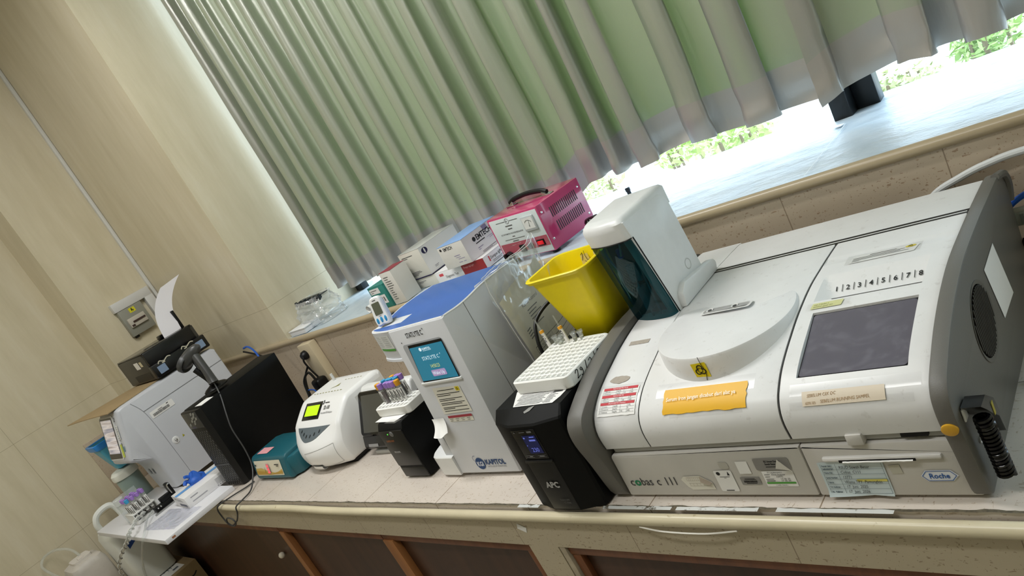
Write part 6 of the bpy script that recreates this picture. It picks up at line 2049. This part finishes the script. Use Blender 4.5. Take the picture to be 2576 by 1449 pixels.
tag(obj('black_cables', m, CABLE_B, base=(.9, .4, 0)), 'black cables running off to the right of the white analyzer', 'cable')
# edge of another instrument is outside the frame

# ------------------------------------------------------------------ curtains
def curtain(name, label, x0, x1, folds, ybase, zb, ztop=2.12, seed=1, hemh=.100, shift=0):
    """cloth hanging in soft S folds; folds = list of (x, width, depth)"""
    t = thing(name, label, 'curtain', ((x0 + x1) / 2, ybase, zb(x0)))
    nu, nv = len(folds) * 18, 34
    def pos(u, v):
        s = u * len(folds)
        i = min(int(s), len(folds) - 1)
        q = s - i
        xa, wd, dp = folds[i]
        xb = folds[i + 1][0] if i + 1 < len(folds) else x1
        nd = folds[i + 1][2] if i + 1 < len(folds) else dp
        d_ = dp + (nd - dp) * q
        ph = 2 * PI * q
        gather = 1 - .25 * v
        x = xa + (xb - xa) * (q + wd * .10 * math.sin(2 * ph) - wd * .055 * math.sin(ph))
        y = ybase - d_ * math.cos(ph + .9 * noise.noise((i * 1.7, v * 1.3, seed))) * (.75 + .35 * (1 - v)) + .009 * noise.noise((u * 31, v * 2.2, seed)) + .004 * noise.noise((u * 90, v * 4, seed))
        x += .012 * noise.noise((u * 11, v * 2.2, seed + 5)) * (1 - v)
        return x, y
    def cloth(u, v):
        x, y = pos(u, v)
        zz = zb(x) + .010 * noise.noise((u * 19, 0, seed))
        y += .010 * noise.noise((u * 37, 3, seed)) * max(0, 1 - v * 6)
        z = zz + hemh + (ztop - zz - hemh) * v ** 1.4
        return Vector((x, y, z))
    def hem(u, v):
        x, y = pos(u, 0)
        zz = zb(x) + .010 * noise.noise((u * 19, 0, seed))
        y += .010 * noise.noise((u * 37, 3, seed)) * 1 + .016 * noise.noise((u * 41, v * 2, seed + 2)) * (1 - v)
        x += .007 * noise.noise((u * 41, v * 2, seed + 9)) * (1 - v)
        return Vector((x, y, zz + hemh * v))
    obj('cloth', MB().grid(cloth, nu, nv), CURT, t, ang=80)
    obj('hem', MB().grid(hem, nu, 6), HEM, t, ang=80)
    return t
def interp(tab):
    def f(x):
        if x <= tab[0][0]: return tab[0][1]
        for (a, b), (c, d) in zip(tab, tab[1:]):
            if x <= c: return b + (d - b) * (x - a) / (c - a)
        return tab[-1][1]
    return f
zb = interp([(-1.79, .37), (-1.6, .346), (-1.45, .352), (-.96, .345), (-.45, .345), (-.36, .385), (-.3, .398), (-.14, .382), (.06, .388), (.21, .375), (.36, .366), (.42, .39), (.56, .402), (.64, .39), (1.4, .40)])
random.seed(12)
F1 = []
x = -1.745
while x < -.50:
    F1.append((x, 1.0, .020 + .022 * random.random()))
    x += .075 + .055 * random.random()
F1 += [(-.46, 1.25, .034), (-.285, 1.2, .030), (-.205, 1.5, .040), (-.13, 1.7, .028), (.055, 1.8, .026), (.205, 1.8, .018)]
curtain('curtain', 'long pleated silver-green curtain with grey hem, hanging across the left window', -1.745, .42, F1, .978, zb, seed=3)
F2 = [(.375, 1.5, .02), (.59, 1.6, .03), (.68, 1.3, .035), (.90, 1, .045), (1.1, 1, .04)]
curtain('curtain', 'second silver-green curtain at the upper right, overlapping past the black window post', .375, 1.3, F2, .912, zb, seed=8)

# ------------------------------------------------------------------ outside
m = MB().box(-30, 30, YO + .02, 60, -1.2, -1.1)
struct('ground', m, mat('pale paving', '#cfcdc4', .8))
random.seed(31)
LEAF = [mat('leaf light', '#bccf86', .5), mat('leaf mid', '#a9c478', .5), mat('leaf pale', '#cdd3a6', .5)]
def shrub(label, x, y, z, rx, rz, n, mt):
    t = thing('shrub', label, 'shrub', (x, y, -1.1), group='shrubs outside the window')
    m = MB()
    for k in range(6):
        a = random.random() * 6.28
        m.tube([(x, y, -1.1), (x + .1 * math.cos(a), y + .1 * math.sin(a), (z - 1.1) / 2), (x + rx * .6 * math.cos(a), y + rx * .6 * math.sin(a), z + rz * .5)], .008, 5, 3)
    obj('branches', m, mat('twig', '#8a7a66', .8), t)
    m = MB()
    for k in range(n):
        a, b, r_ = random.random() * 2 * PI, math.acos(2 * random.random() - 1), random.random() ** .4
        p = Vector((x + rx * r_ * math.sin(b) * math.cos(a), y + rx * r_ * math.sin(b) * math.sin(a), z + rz * r_ * math.cos(b)))
        d = Vector((random.gauss(0, 1), random.gauss(0, 1), random.gauss(0, .6))).normalized()
        e = d.cross(Vector((random.gauss(0, 1), random.gauss(0, 1), 1))).normalized()
        s = .018 + .02 * random.random()
        m.poly([p - d * s, p + e * s * .38, p + d * s, p - e * s * .38])
    obj('leaves', m, mt, t, smooth=False)
for i, (px, pz, ln, rx, mt) in enumerate(((-1.85, -.06, 'leafy shrub outside, seen at the far left gap beside the pink regulator', .20, 2), (-1.25, -.02, 'leafy shrub outside, seen below the curtain right of the pink regulator', .22, 0), (-.80, -.03, 'bright leafy shrub outside, seen left of the black window post', .22, 0), (-.03, -.08, 'twiggy shrub outside, seen just right of the black window post', .17, 2), (.28, -.06, 'leafy shrub outside, seen at the upper right corner', .16, 1), (.62, -.04, 'leafy shrub outside, seen at the right picture edge', .15, 0))):
    shrub(ln, px, 3.0 + .2 * math.sin(i * 2), pz, rx, .085, 420, LEAF[mt])

# ------------------------------------------------------------------ light and camera
w = bpy.data.worlds.new('sky')
scene.world = w
w.use_nodes = True
nt = w.node_tree
bgn = nt.nodes['Background']
bgn.inputs['Color'].default_value = lin('#d8e8fa')
bgn.inputs['Strength'].default_value = 9.0

def area(name, loc, size, sizey, power, col, rot=(0, 0, 0)):
    l = bpy.data.lights.new(name, 'AREA')
    l.shape = 'RECTANGLE'
    l.size, l.size_y = size, sizey
    l.energy = power
    l.color = lin(col)[:3]
    o = bpy.data.objects.new(name, l)
    COL.objects.link(o)
    o.location = loc
    o.rotation_euler = rot
    return o
area('ceiling_lamp', (-2.35, -1.75, ZC - .06), .16, 1.2, 17, '#fdfdfb')
area('ceiling_lamp', (-.75, .08, ZC - .06), 1.2, .12, 36, '#fdfdfb')
area('ceiling_lamp', (.05, -.9, ZC - .06), 1.2, .2, 25, '#fdfdfb')
p = area('window_portal', (.4, 1.14, 1.2), 4.2, 1.9, 1, '#ffffff', (-PI / 2, 0, 0))
p.data.cycles.is_portal = True

cam = bpy.data.cameras.new('camera')
co = bpy.data.objects.new('camera', cam)
COL.objects.link(co)
yaw, pitch, roll = .83717616, .28421377, -.51059274
cy, sy = math.cos(yaw), math.sin(yaw)
fwd = Vector((-sy * math.cos(pitch), cy * math.cos(pitch), -math.sin(pitch)))
rt = Vector((cy, sy, 0))
up = rt.cross(fwd)
r_ = math.cos(roll) * rt + math.sin(roll) * up
u_ = -math.sin(roll) * rt + math.cos(roll) * up
M = Matrix((r_, u_, -fwd)).transposed().to_4x4()
M.translation = Vector((1.0, -1.122 * .72, .72))
co.matrix_world = M
cam.sensor_width = 36
cam.lens = 36 * 1880 / 2576
cam.shift_y = 135.5 / 2576
cam.clip_start = .02
cam.clip_end = 200
scene.camera = co
scene.view_settings.view_transform = 'Standard'
scene.view_settings.look = 'None'
scene.view_settings.exposure = -0.30
scene.view_settings.gamma = 1
scene.view_settings.use_curve_mapping = False
scene.cycles.use_denoising = True
scene.cycles.max_bounces = 10
scene.cycles.transparent_max_bounces = 24
scene.cycles.sample_clamp_indirect = 6
scene.cycles.caustics_reflective = False
scene.cycles.caustics_refractive = False
